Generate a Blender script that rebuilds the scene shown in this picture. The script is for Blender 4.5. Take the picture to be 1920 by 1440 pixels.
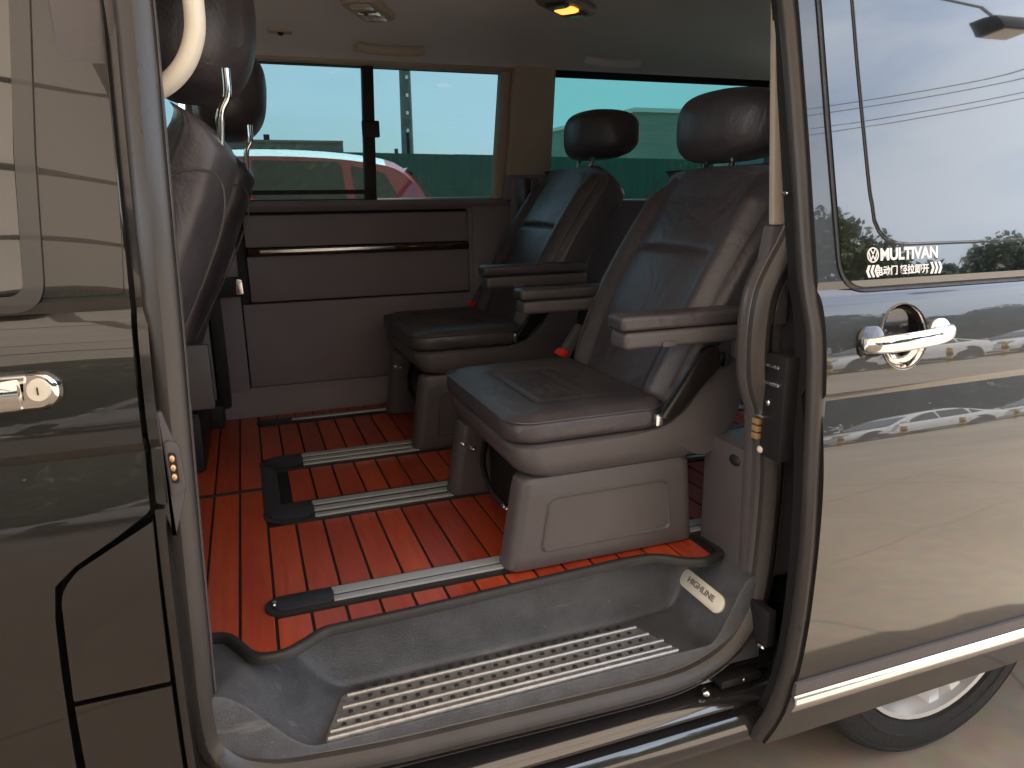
import bpy, bmesh, math, random
from mathutils import Vector, Matrix
R = math.radians
sc = bpy.context.scene
for o in list(bpy.data.objects): bpy.data.objects.remove(o)
col = sc.collection
random.seed(7)

# ------------------------------------------------------------------ camera
cam = bpy.data.cameras.new('camera'); camo = bpy.data.objects.new('camera', cam); col.objects.link(camo)
cam.sensor_width = 36; cam.lens = 36*1351.44/1920; cam.clip_start = .02; cam.clip_end = 600
rx = Vector((0.93876588, -0.34420197, -0.01560865))
dn = Vector((-0.09778811, -0.22271892, -0.96996586))
fw = Vector((0.33038781, 0.91209719, -0.24273978))
camo.matrix_world = Matrix(((rx.x, -dn.x, -fw.x, .10), (rx.y, -dn.y, -fw.y, -1.09), (rx.z, -dn.z, -fw.z, 1.33), (0, 0, 0, 1)))
sc.camera = camo

# ------------------------------------------------------------------ sky, sun, exposure
SUN_EL, SUN_AZ = R(55), R(62)          # azimuth measured from +Y towards +X
w = bpy.data.worlds.new("World"); sc.world = w; w.use_nodes = True
nt = w.node_tree; N = nt.nodes; L = nt.links
bg = N['Background']; bg.inputs[1].default_value = .10
sky = N.new('ShaderNodeTexSky'); sky.sky_type = 'NISHITA'; sky.sun_disc = False
sky.sun_elevation = SUN_EL; sky.sun_rotation = SUN_AZ; sky.dust_density = 2.0
tc = N.new('ShaderNodeTexCoord'); mp = N.new('ShaderNodeMapping'); mp.inputs['Scale'].default_value = (1, 1, 2.6)
nz = N.new('ShaderNodeTexNoise'); nz.inputs['Scale'].default_value = 2.1; nz.inputs['Detail'].default_value = 7; nz.inputs['Roughness'].default_value = .55
cr = N.new('ShaderNodeValToRGB'); cr.color_ramp.elements[0].position = .36; cr.color_ramp.elements[1].position = .60
cr.color_ramp.elements[0].color = (.35, .35, .35, 1)
mx = N.new('ShaderNodeMix'); mx.data_type = 'RGBA'; mx.inputs[7].default_value = (5.2, 5.65, 6.3, 1)
L.new(tc.outputs['Generated'], mp.inputs[0]); L.new(mp.outputs[0], nz.inputs[0]); L.new(nz.outputs[0], cr.inputs[0])
L.new(cr.outputs[0], mx.inputs[0]); L.new(sky.outputs[0], mx.inputs[6]); L.new(mx.outputs[2], bg.inputs[0])
sun = bpy.data.lights.new('sun', 'SUN'); sun.energy = 3.6; sun.angle = R(.7); sun.color = (1, .95, .88)
suno = bpy.data.objects.new('sun', sun); col.objects.link(suno)
sd = Vector((math.sin(SUN_AZ)*math.cos(SUN_EL), math.cos(SUN_AZ)*math.cos(SUN_EL), math.sin(SUN_EL)))
suno.rotation_euler = sd.to_track_quat('Z', 'Y').to_euler(); suno.location = (0, 0, 20)
sc.view_settings.view_transform = 'Standard'; sc.view_settings.look = 'None'
sc.view_settings.gamma = 1; sc.view_settings.exposure = 2.5
sc.render.engine = 'CYCLES'
sc.cycles.max_bounces = 10; sc.cycles.transparent_max_bounces = 24

# ------------------------------------------------------------------ materials
MATS = {}
def mat(name, base, rough=.5, metal=0, coat=0, coat_ior=1.5, coat_rough=.03, ior=1.5, var=0, vscale=6, bump=0, bscale=60,
        emit=None, estr=0, alpha=None, stretch=None, rvar=0, spec=.5, crease=0):
    if name in MATS: return MATS[name]
    m = bpy.data.materials.new(name); m.use_nodes = True; MATS[name] = m
    n = m.node_tree.nodes; l = m.node_tree.links; p = n['Principled BSDF']
    p.inputs['Base Color'].default_value = (*base, 1); p.inputs['Roughness'].default_value = rough
    p.inputs['Metallic'].default_value = metal; p.inputs['IOR'].default_value = ior
    p.inputs['Coat Weight'].default_value = coat; p.inputs['Coat IOR'].default_value = coat_ior; p.inputs['Coat Roughness'].default_value = coat_rough
    p.inputs['Specular IOR Level'].default_value = spec
    if emit: p.inputs['Emission Color'].default_value = (*emit, 1); p.inputs['Emission Strength'].default_value = estr
    if var or bump or rvar:
        t = n.new('ShaderNodeTexCoord'); mpp = n.new('ShaderNodeMapping'); l.new(t.outputs['Object'], mpp.inputs[0])
        if stretch: mpp.inputs['Scale'].default_value = stretch
    if var or rvar:
        a = n.new('ShaderNodeTexNoise'); a.inputs['Scale'].default_value = vscale; a.inputs['Detail'].default_value = 8; a.inputs['Roughness'].default_value = .62
        l.new(mpp.outputs[0], a.inputs[0])
    if var:
        r = n.new('ShaderNodeValToRGB'); r.color_ramp.elements[0].position = .28; r.color_ramp.elements[1].position = .72
        r.color_ramp.elements[0].color = (*[c*(1-var) for c in base], 1); r.color_ramp.elements[1].color = (*[min(1, c*(1+var)) for c in base], 1)
        l.new(a.outputs[0], r.inputs[0]); l.new(r.outputs[0], p.inputs['Base Color'])
    if rvar:
        q = n.new('ShaderNodeMapRange'); q.inputs[1].default_value = .3; q.inputs[2].default_value = .7
        q.inputs[3].default_value = max(.02, rough-rvar); q.inputs[4].default_value = rough+rvar
        l.new(a.outputs[0], q.inputs[0]); l.new(q.outputs[0], p.inputs['Roughness'])
    if bump:
        b = n.new('ShaderNodeTexNoise'); b.inputs['Scale'].default_value = bscale; b.inputs['Detail'].default_value = 4
        l.new(mpp.outputs[0], b.inputs[0]); bb = n.new('ShaderNodeBump'); bb.inputs['Strength'].default_value = bump; bb.inputs['Distance'].default_value = .01
        l.new(b.outputs[0], bb.inputs['Height']); l.new(bb.outputs[0], p.inputs['Normal']); 
        if crease:
            c1 = n.new('ShaderNodeTexNoise'); c1.inputs['Scale'].default_value = 9; c1.inputs['Detail'].default_value = 3; c1.inputs['Distortion'].default_value = 1.6; l.new(mpp.outputs[0], c1.inputs[0])
            c2 = n.new('ShaderNodeBump'); c2.inputs['Strength'].default_value = crease; c2.inputs['Distance'].default_value = .02
            l.new(c1.outputs[0], c2.inputs['Height']); l.new(c2.outputs[0], bb.inputs['Normal'])
        if coat: l.new(bb.outputs[0], p.inputs['Coat Normal'])
    return m
PAINT = mat('black_brown_paint', (.006, .005, .005), .35, 0, 1, 1.62, .012, bump=.02, bscale=3.5, stretch=(1, 1, .6))
PAINT_IN = mat('jamb_paint', (.020, .017, .017), .28, 0, .8, 1.5, .08, var=.25, vscale=20)
GLOSS = mat('gloss_black_trim', (.008, .007, .007), .2, 0, 1, 1.55, .01)
PGLASS = mat('privacy_glass', (.006, .007, .008), .05, 0, 1, 1.85, .004)
CHROME = mat('chrome', (.80, .80, .80), .06, 1)
SATIN = mat('satin_chrome', (.86, .86, .86), .22, 1, rvar=.06, vscale=30)
ALU = mat('rail_aluminium', (.50, .525, .55), .42, .45, rvar=.12, vscale=25, stretch=(1, 30, 30))
RUB = mat('black_rubber', (.022, .021, .022), .48, rvar=.12, vscale=40, bump=.1, bscale=300)
SEAL = mat('weather_seal', (.050, .044, .042), .34, var=.25, vscale=8, rvar=.1, stretch=(1, 1, .3))
LEATH = mat('black_leather', (.060, .053, .060), .40, var=.15, vscale=9, bump=.10, bscale=190, crease=.22, rvar=.06, spec=.6)
LEATHI = mat('black_leather_insert', (.022, .019, .022), .42, bump=.3, bscale=420)
PLAST = mat('charcoal_plastic', (.092, .083, .087), .42, var=.1, vscale=5, bump=.12, bscale=500)
PLAST2 = mat('dark_wall_plastic', (.225, .195, .222), .55, var=.1, vscale=4, bump=.15, bscale=400)
BLK = mat('matt_black', (.010, .009, .010), .6)
HEAD = mat('headliner', (.74, .72, .75), .95, bump=.25, bscale=600, var=.06, vscale=3)
BEIGE = mat('beige_trim', (.43, .38, .315), .7, bump=.15, bscale=500, var=.05)
CREAM = mat('cream_handle_plastic', (.78, .72, .60), .4, var=.05)
TRAY0 = mat('grey_step_plastic_base', (.072, .075, .084), .42, var=.35, vscale=14, rvar=.1, bump=.25, bscale=260)
def scuffed(m):
    n = m.node_tree.nodes; l = m.node_tree.links; p = n['Principled BSDF']; src = p.inputs['Base Color'].links[0].from_socket
    t = n.new('ShaderNodeTexCoord'); v = n.new('ShaderNodeTexNoise'); v.inputs['Scale'].default_value = 75; v.inputs['Detail'].default_value = 2; l.new(t.outputs['Object'], v.inputs[0])
    r = n.new('ShaderNodeValToRGB'); r.color_ramp.elements[0].position = .70; r.color_ramp.elements[1].position = .76; l.new(v.outputs[0], r.inputs[0])
    mp2 = n.new('ShaderNodeMapping'); mp2.inputs['Rotation'].default_value = (0, 0, .7); mp2.inputs['Scale'].default_value = (4, 60, 30); l.new(t.outputs['Object'], mp2.inputs[0])
    v2 = n.new('ShaderNodeTexNoise'); v2.inputs['Scale'].default_value = 1.2; v2.inputs['Detail'].default_value = 5; l.new(mp2.outputs[0], v2.inputs[0])
    r2 = n.new('ShaderNodeValToRGB'); r2.color_ramp.elements[0].position = .66; r2.color_ramp.elements[1].position = .72; l.new(v2.outputs[0], r2.inputs[0])
    ad = n.new('ShaderNodeMath'); ad.operation = 'ADD'; ad.use_clamp = True; l.new(r.outputs[0], ad.inputs[0]); l.new(r2.outputs[0], ad.inputs[1])
    sc2 = n.new('ShaderNodeMath'); sc2.operation = 'MULTIPLY'; sc2.inputs[1].default_value = .38; l.new(ad.outputs[0], sc2.inputs[0])
    mxx = n.new('ShaderNodeMix'); mxx.data_type = 'RGBA'; mxx.inputs[7].default_value = (.20, .195, .19, 1); l.new(sc2.outputs[0], mxx.inputs[0]); l.new(src, mxx.inputs[6]); l.new(mxx.outputs[2], p.inputs['Base Color'])
    return m
TRAY = scuffed(TRAY0)
TREAD = mat('worn_tread_metal', (.42, .42, .42), .33, .75, var=.25, vscale=60, rvar=.12)
TREADP = mat('worn_tread_plate', (.20, .20, .205), .36, .25, var=.35, vscale=35, rvar=.12, bump=.3, bscale=200)
ORANGE = mat('lit_amber_lamp', (.9, .4, .1), .3, emit=(1, .36, .06), estr=.42)
LAMPG = mat('lamp_lens', (.55, .52, .48), .15, coat=.6)
RED = mat('red_button', (.75, .03, .02), .4)
WHITE = mat('white_vinyl', (.86, .86, .86), .5)
CONT = mat('brass_contact', (.75, .48, .25), .25, .6)
GOLD = mat('dark_wood_trim', (.05, .022, .018), .15, coat=1, coat_ior=1.7)
CONC = None
def concrete():
    m = bpy.data.materials.new('concrete'); m.use_nodes = True; n = m.node_tree.nodes; l = m.node_tree.links; p = n['Principled BSDF']
    p.inputs['Roughness'].default_value = .85
    t = n.new('ShaderNodeTexCoord')
    a = n.new('ShaderNodeTexNoise'); a.inputs['Scale'].default_value = .55; a.inputs['Detail'].default_value = 10; a.inputs['Roughness'].default_value = .6
    b = n.new('ShaderNodeTexNoise'); b.inputs['Scale'].default_value = 14; b.inputs['Detail'].default_value = 6
    l.new(t.outputs['Object'], a.inputs[0]); l.new(t.outputs['Object'], b.inputs[0])
    r = n.new('ShaderNodeValToRGB'); r.color_ramp.elements[0].position = .3; r.color_ramp.elements[1].position = .7
    r.color_ramp.elements[0].color = (.210, .165, .119, 1); r.color_ramp.elements[1].color = (.305, .242, .174, 1)
    l.new(a.outputs[0], r.inputs[0])
    m2 = n.new('ShaderNodeMix'); m2.data_type = 'RGBA'; m2.blend_type = 'OVERLAY'; m2.inputs[0].default_value = .35
    l.new(r.outputs[0], m2.inputs[6]); l.new(b.outputs[1], m2.inputs[7])
    d = n.new('ShaderNodeMix'); d.data_type = 'RGBA'; d.inputs[0].default_value = .75
    hs = n.new('ShaderNodeHueSaturation'); hs.inputs['Saturation'].default_value = .85
    l.new(m2.outputs[2], hs.inputs['Color'])
    bs = n.new('ShaderNodeTexBrick'); bs.offset = 0; bs.inputs['Scale'].default_value = 1; bs.inputs['Brick Width'].default_value = 4.5; bs.inputs['Row Height'].default_value = 4.5; bs.inputs['Mortar Size'].default_value = .006; bs.inputs['Mortar Smooth'].default_value = .3; bs.inputs['Color1'].default_value = (1, 1, 1, 1); bs.inputs['Color2'].default_value = (.93, .93, .93, 1); bs.inputs['Mortar'].default_value = (.35, .35, .35, 1)
    jm = n.new('ShaderNodeMapping'); jm.inputs['Rotation'].default_value = (0, 0, .32); jm.inputs['Location'].default_value = (.4, 1.1, 0); l.new(t.outputs['Object'], jm.inputs[0]); l.new(jm.outputs[0], bs.inputs[0])
    m4 = n.new('ShaderNodeMix'); m4.data_type = 'RGBA'; m4.blend_type = 'MULTIPLY'; m4.inputs[0].default_value = 1; l.new(hs.outputs[0], m4.inputs[6]); l.new(bs.outputs[0], m4.inputs[7])
    # hairline cracks: warped voronoi edges
    wv = n.new('ShaderNodeTexNoise'); wv.inputs['Scale'].default_value = 3; wv.inputs['Detail'].default_value = 6
    add = n.new('ShaderNodeVectorMath'); add.operation = 'MULTIPLY_ADD'; add.inputs[1].default_value = (.16, .16, 0)
    l.new(t.outputs['Object'], wv.inputs[0]); l.new(wv.outputs[1], add.inputs[0]); l.new(t.outputs['Object'], add.inputs[2])
    v = n.new('ShaderNodeTexVoronoi'); v.feature = 'DISTANCE_TO_EDGE'; v.inputs['Scale'].default_value = .42; l.new(add.outputs[0], v.inputs[0])
    lt = n.new('ShaderNodeMapRange'); lt.inputs[1].default_value = .0; lt.inputs[2].default_value = .0028; lt.inputs[3].default_value = .62; lt.inputs[4].default_value = 1
    l.new(v.outputs[0], lt.inputs[0])
    m3 = n.new('ShaderNodeMix'); m3.data_type = 'RGBA'; m3.blend_type = 'MULTIPLY'; m3.inputs[0].default_value = 1
    l.new(m4.outputs[2], m3.inputs[6]); l.new(lt.outputs[0], m3.inputs[7]); l.new(m3.outputs[2], p.inputs['Base Color'])
    bb = n.new('ShaderNodeBump'); bb.inputs['Strength'].default_value = .25; bb.inputs['Distance'].default_value = .004
    l.new(b.outputs[0], bb.inputs['Height']); l.new(bb.outputs[0], p.inputs['Normal'])
    return m
CONC = concrete()
def wood():
    m = bpy.data.materials.new('red_lacquered_wood'); m.use_nodes = True; n = m.node_tree.nodes; l = m.node_tree.links; p = n['Principled BSDF']
    p.inputs['Roughness'].default_value = .36; p.inputs['Coat Weight'].default_value = .25; p.inputs['Coat Roughness'].default_value = .18
    oi = n.new('ShaderNodeObjectInfo'); t = n.new('ShaderNodeTexCoord'); mp_ = n.new('ShaderNodeMapping'); mp_.inputs['Scale'].default_value = (26, 1.6, 1)
    ad = n.new('ShaderNodeVectorMath'); ad.operation = 'ADD'
    mu = n.new('ShaderNodeVectorMath'); mu.operation = 'SCALE'; mu.inputs['Scale'].default_value = 37
    cx = n.new('ShaderNodeCombineXYZ'); l.new(oi.outputs['Random'], cx.inputs[0]); l.new(oi.outputs['Random'], cx.inputs[1]); l.new(cx.outputs[0], mu.inputs[0])
    l.new(t.outputs['Object'], mp_.inputs[0]); l.new(mp_.outputs[0], ad.inputs[0]); l.new(mu.outputs[0], ad.inputs[1])
    a = n.new('ShaderNodeTexNoise'); a.inputs['Scale'].default_value = 3.0; a.inputs['Detail'].default_value = 8; a.inputs['Distortion'].default_value = .6; l.new(ad.outputs[0], a.inputs[0])
    r = n.new('ShaderNodeValToRGB'); r.color_ramp.elements[0].position = .25; r.color_ramp.elements[1].position = .75
    r.color_ramp.elements[0].color = (.38, .042, .015, 1); r.color_ramp.elements[1].color = (.52, .088, .024, 1); l.new(a.outputs[0], r.inputs[0])
    r2 = n.new('ShaderNodeValToRGB'); r2.color_ramp.elements[0].color = (.72, .60, .70, 1); r2.color_ramp.elements[1].color = (1.0, 1.0, 1.0, 1)
    l.new(oi.outputs['Random'], r2.inputs[0])
    mm = n.new('ShaderNodeMix'); mm.data_type = 'RGBA'; mm.blend_type = 'MULTIPLY'; mm.inputs[0].default_value = 1
    l.new(r.outputs[0], mm.inputs[6]); l.new(r2.outputs[0], mm.inputs[7]); l.new(mm.outputs[2], p.inputs['Base Color'])
    return m
WOOD = wood()
def glassmat(name, tint, refl=1.5):
    m = bpy.data.materials.new(name); m.use_nodes = True; n = m.node_tree.nodes; l = m.node_tree.links; n.clear()
    o = n.new('ShaderNodeOutputMaterial'); t = n.new('ShaderNodeBsdfTransparent'); t.inputs[0].default_value = (*tint, 1)
    g = n.new('ShaderNodeBsdfGlossy'); g.inputs['Roughness'].default_value = .01; f = n.new('ShaderNodeFresnel'); f.inputs[0].default_value = refl
    x = n.new('ShaderNodeMixShader'); l.new(f.outputs[0], x.inputs[0]); l.new(t.outputs[0], x.inputs[1]); l.new(g.outputs[0], x.inputs[2]); l.new(x.outputs[0], o.inputs[0])
    return m
TINT = glassmat('tinted_glass', (.35, .445, .455))
TINT_REAR = glassmat('darker_tinted_glass', (.24, .405, .395))
CLEARG = glassmat('green_windscreen_glass', (.6, .72, .66))

# ------------------------------------------------------------------ mesh helpers (all coordinates given in metres, world space)
WL = {}
def mk(name, verts, faces, m, parent=None, smooth=True, angle=35, kind=None):
    verts = [Vector(v) for v in verts]
    lo = Vector((min(v.x for v in verts), min(v.y for v in verts), min(v.z for v in verts)))
    hi = Vector((max(v.x for v in verts), max(v.y for v in verts), max(v.z for v in verts)))
    c = (lo+hi)/2
    me = bpy.data.meshes.new(name); me.from_pydata([v-c for v in verts], [], faces); me.validate()
    bm = bmesh.new(); bm.from_mesh(me); bmesh.ops.remove_doubles(bm, verts=bm.verts, dist=1e-6); bmesh.ops.recalc_face_normals(bm, faces=bm.faces); bm.to_mesh(me); bm.free()
    me.materials.append(m)
    if smooth:
        me.shade_smooth(); me.set_sharp_from_angle(angle=R(angle))
    o = bpy.data.objects.new(name, me); col.objects.link(o)
    WL[o.name] = c
    o.location = c
    if parent: o.parent = parent; o.location = c-WL[parent.name]
    if kind: o['kind'] = kind
    return o
def empty(name, loc, label, cat, group=None, rz=0):
    o = bpy.data.objects.new(name, None); col.objects.link(o); o.location = loc; o.rotation_euler.z = rz; o.empty_display_size = .1
    WL[o.name] = Vector(loc); o['label'] = label; o['category'] = cat
    if group: o['group'] = group
    return o
def bmobj(name, bm, m, parent=None, smooth=True, angle=35, kind=None):
    bm.verts.index_update(); v = [tuple(x.co) for x in bm.verts]; f = [[q.index for q in x.verts] for x in bm.faces]; bm.free()
    return mk(name, v, f, m, parent, smooth, angle, kind)
def joinm(parts):
    V = []; F = []
    for v, f in parts:
        k = len(V); V += list(v); F += [[i+k for i in q] for q in f]
    return V, F
def gbox(lo, hi, bev=0, seg=2):
    bm = bmesh.new(); bmesh.ops.create_cube(bm, size=1)
    for v in bm.verts: v.co = Vector([lo[i]+(v.co[i]+.5)*(hi[i]-lo[i]) for i in range(3)])
    if bev: bmesh.ops.bevel(bm, geom=bm.edges[:], offset=bev, segments=seg, affect='EDGES', profile=.6)
    bm.verts.index_update(); r = [tuple(x.co) for x in bm.verts], [[q.index for q in x.verts] for x in bm.faces]; bm.free(); return r
def box(name, lo, hi, m, parent=None, bev=0, seg=2, kind=None):
    v, f = gbox(lo, hi, bev, seg); return mk(name, v, f, m, parent, kind=kind)
def gext(poly, axis, a, b, bev=0, seg=2):
    """polygon in the plane normal to axis, extruded from a to b.  axis y: poly=(x,z); x: poly=(y,z); z: poly=(x,y)"""
    def P(p, s): return {'y': (p[0], s, p[1]), 'x': (s, p[0], p[1]), 'z': (p[0], p[1], s)}[axis]
    bm = bmesh.new(); vs = [bm.verts.new(P(p, a)) for p in poly]; f = bm.faces.new(vs)
    r = bmesh.ops.extrude_face_region(bm, geom=[f]); d = Vector(P((0, 0), b))-Vector(P((0, 0), a))
    for e in r['geom']:
        if isinstance(e, bmesh.types.BMVert): e.co += d
    bmesh.ops.recalc_face_normals(bm, faces=bm.faces)
    if bev:
        es = [e for e in bm.edges if len(e.link_faces) == 2 and e.calc_face_angle(0) > R(40)]
        bmesh.ops.bevel(bm, geom=es, offset=bev, segments=seg, affect='EDGES', profile=.6)
    bm.verts.index_update(); r = [tuple(x.co) for x in bm.verts], [[q.index for q in x.verts] for x in bm.faces]; bm.free(); return r
def ext(name, poly, axis, a, b, m, parent=None, bev=0, seg=2, kind=None, angle=35):
    v, f = gext(poly, axis, a, b, bev, seg); return mk(name, v, f, m, parent, kind=kind, angle=angle)
def gloft(rings, cap0=True, cap1=True, closed=True):
    n = len(rings[0]); V = [p for r in rings for p in r]; F = []
    for i in range(len(rings)-1):
        for j in range(n if closed else n-1):
            F.append([i*n+j, i*n+(j+1) % n, (i+1)*n+(j+1) % n, (i+1)*n+j])
    if cap0: F.append(list(range(n))[::-1])
    if cap1: F.append([(len(rings)-1)*n+j for j in range(n)])
    return V, F
def loft(name, rings, m, parent=None, angle=40, **k):
    v, f = gloft(rings, **k); return mk(name, v, f, m, parent, angle=angle)
def cat(pts, n=8, closed=False):
    """Catmull-Rom through points"""
    P = [Vector(p) for p in pts]; out = []; N_ = len(P)
    for i in range(N_ if closed else N_-1):
        p0 = P[(i-1) % N_] if closed or i > 0 else 2*P[0]-P[1]; p1 = P[i]; p2 = P[(i+1) % N_]
        p3 = P[(i+2) % N_] if closed or i+2 < N_ else 2*P[-1]-P[-2]
        for k in range(n):
            t = k/n; out.append(.5*((2*p1)+(-p0+p2)*t+(2*p0-5*p1+4*p2-p3)*t*t+(-p0+3*p1-3*p2+p3)*t**3))
    if not closed: out.append(P[-1])
    return out
def gsweep(path, prof, up=(0, -1, 0), closed=False, caps=True):
    """prof: list of (a,b): a along side = T x up, b along up"""
    P = [Vector(p) for p in path]; n = len(P); up = Vector(up); rings = []
    for i in range(n):
        a = P[(i-1) % n] if closed or i > 0 else P[i]; b = P[(i+1) % n] if closed or i < n-1 else P[i]
        T = (b-a).normalized(); S = T.cross(up).normalized(); U = S.cross(T).normalized()
        rings.append([P[i]+S*q[0]+U*q[1] for q in prof])
    if closed: rings.append(rings[0])
    return gloft(rings, caps and not closed, caps and not closed)
def sweep(name, path, prof, m, parent=None, up=(0, -1, 0), closed=False, angle=45):
    v, f = gsweep(path, prof, up, closed); return mk(name, v, f, m, parent, angle=angle)
def circ(r, n=10, rb=None): return [(r*math.cos(2*math.pi*i/n), (rb or r)*math.sin(2*math.pi*i/n)) for i in range(n)]
def gtube(path, r, n=10):
    P = [Vector(p) for p in path]; T = (P[-1]-P[0]).normalized(); up = Vector((0, 0, 1)) if abs(T.z) < .8 else Vector((0, 1, 0))
    return gsweep(P, circ(r, n), up)
def tube(name, path, r, m, parent=None, n=10):
    v, f = gtube(path, r, n); return mk(name, v, f, m, parent, angle=50)
def rrect(cx, cy, hx, hy, r, k=8):
    r = max(1e-4, min(r, hx*.999, hy*.999)); o = []
    for (sx, sy, a0) in ((1, 1, 0), (-1, 1, 90), (-1, -1, 180), (1, -1, 270)):
        for i in range(k+1):
            a = R(a0+90*i/k); o.append((cx+sx*(hx-r)+r*math.cos(a), cy+sy*(hy-r)+r*math.sin(a)))
    return o
def sup(c, s, e): # superellipse helper
    return math.copysign(abs(c)**e, c), math.copysign(abs(s)**e, s)
def gellip(c, r, e=.8, nu=32, nv=20, warp=None):
    rings = []
    for i in range(1, nv):
        ph = -math.pi/2+math.pi*i/nv; cp, sp = sup(math.cos(ph), math.sin(ph), e); ring = []
        for j in range(nu):
            a, b = sup(math.cos(2*math.pi*j/nu), math.sin(2*math.pi*j/nu), e)
            p = Vector((r[0]*cp*a, r[1]*cp*b, r[2]*sp))
            if warp: p = warp(p)
            ring.append(Vector(c)+p)
        rings.append(ring)
    return gloft(rings)
def tree_copy(o, parent=None):
    c = o.copy(); col.objects.link(c); WL[c.name] = WL.get(o.name, Vector())
    if parent: c.parent = parent
    for ch in list(o.children): tree_copy(ch, c)
    return c

# ------------------------------------------------------------------ body side profile (outward = -y)
PROF = [(.20, -.060), (.26, -.090), (.32, -.117), (.38, -.137), (.46, -.153), (.56, -.162), (.66, -.1640), (.76, -.1625), (.84, -.1578), (.90, -.1498), (.925, -.1452), (.95, -.1398), (.985, -.1315)]
PROF2 = [(1.0, -.1412), (1.03, -.1388), (1.065, -.1348), (1.09, -.1312), (1.115, -.1268), (1.135, -.1224), (1.152, -.1175), (1.165, -.1115), (1.176, -.1020)]
PROF3 = [(1.19, -.1030), (1.25, -.0940), (1.35, -.0790), (1.45, -.0640), (1.55, -.0480), (1.65, -.0315), (1.72, -.017), (1.80, .002), (1.84, .030), (1.875, .080), (1.895, .16), (1.905, .30)]
PP = PROF+PROF2+PROF3
def prof(z):
    if z <= PP[0][0]: return PP[0][1]
    for seg in (PROF, PROF2, PROF3):
        if seg[0][0] <= z <= seg[-1][0]:
            k = max(i for i in range(len(seg)-1) if seg[i][0] <= z)
            z0, y0 = seg[k]; z1, y1 = seg[k+1]
            # Hermite slopes
            def sl(i):
                a = seg[max(0, i-1)]; b = seg[min(len(seg)-1, i+1)]; return (b[1]-a[1])/(b[0]-a[0])
            h = z1-z0; t = (z-z0)/h; m0, m1 = sl(k)*h, sl(k+1)*h
            return (2*t**3-3*t*t+1)*y0+(t**3-2*t*t+t)*m0+(-2*t**3+3*t*t)*y1+(t**3-t*t)*m1
    for i in range(len(PP)-1):
        if PP[i][0] <= z <= PP[i+1][0]:
            t = (z-PP[i][0])/(PP[i+1][0]-PP[i][0]); return PP[i][1]*(1-t)+PP[i+1][1]*t
    return PP[-1][1]
fdoor = lambda z: prof(z)                 # slid-open door
fbody = lambda z: prof(z-.025)+.092       # body side and closed doors
fbot = [p[0] for p in PP]
def gslab(poly, f, th, step=.012, off=0, z0=0, xs=()):
    bm = bmesh.new(); bm.faces.new([bm.verts.new((x, 0, z)) for x, z in poly])
    lo = min(p[1] for p in poly); hi = max(p[1] for p in poly); zs = set()
    z = lo+step
    while z < hi-1e-4: zs.add(round(z, 5)); z += step
    for p in PP:
        if lo < p[0]+z0 < hi: zs.add(round(p[0]+z0, 5))
    for z in sorted(zs):
        bmesh.ops.bisect_plane(bm, geom=bm.verts[:]+bm.edges[:]+bm.faces[:], plane_co=(0, 0, z), plane_no=(0, 0, 1), dist=1e-5)
    for x in xs: bmesh.ops.bisect_plane(bm, geom=bm.verts[:]+bm.edges[:]+bm.faces[:], plane_co=(x, 0, 0), plane_no=(1, 0, 0), dist=1e-5)
    r = bmesh.ops.extrude_face_region(bm, geom=bm.faces[:])
    back = [e for e in r['geom'] if isinstance(e, bmesh.types.BMVert)]; bs = set(back)
    for v in bm.verts: v.co.y = f(v.co.z)+off+(th if v in bs else 0)
    bmesh.ops.recalc_face_normals(bm, faces=bm.faces)
    bm.verts.index_update(); r = [tuple(x.co) for x in bm.verts], [[q.index for q in x.verts] for x in bm.faces]; bm.free(); return r
def slab(name, poly, f, th, m, parent=None, step=.012, off=0, z0=0, angle=12):
    v, fa = gslab(poly, f, th, step, off, z0); return mk(name, v, fa, m, parent, angle=angle)
def rpoly(pts, rad, k=6):
    """round the corners of polygon; rad: one value or list"""
    n = len(pts); out = []
    for i in range(n):
        r = rad if not isinstance(rad, (list, tuple)) else rad[i]
        p = Vector(pts[i]); a = Vector(pts[i-1])-p; b = Vector(pts[(i+1) % n])-p
        if r <= 0: out.append(tuple(p)); continue
        la = min(r, a.length*.49); lb = min(r, b.length*.49); s = p+a.normalized()*la; e = p+b.normalized()*lb
        for j in range(k+1):
            t = j/k; out.append(tuple((1-t)**2*s+2*t*(1-t)*p+t*t*e))
    return out
def strip_path(pts, f, off=0): return [(x, f(z)+off, z) for x, z in pts]

# ================================================================== GROUND
gv = []; gf = []
ys = [-300, -60, -10, 2.9, 3.6, 4.3, 5.0, 12, 60, 300]; zs_ = [0, 0, 0, 0, .10, .24, .33, .33, .33, .33]
for y, z in zip(ys, zs_): gv += [(-300, y, z), (300, y, z)]
for i in range(len(ys)-1): gf.append([2*i, 2*i+1, 2*i+3, 2*i+2])
g = mk('ground', gv, gf, CONC, angle=60); g['kind'] = 'structure'

# ================================================================== VAN
van = empty('van', (1.0, .8, 0), 'black van with its side door slid open, seen from the open door', 'van')
# ---- floor pan, ceiling, far wall
box('floor_pan', (-1.15, .19, .50), (3.2, 1.66, .583), BLK, van)
box('underbody', (-1.0, .12, .16), (3.1, 1.62, .40), BLK, van)
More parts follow.
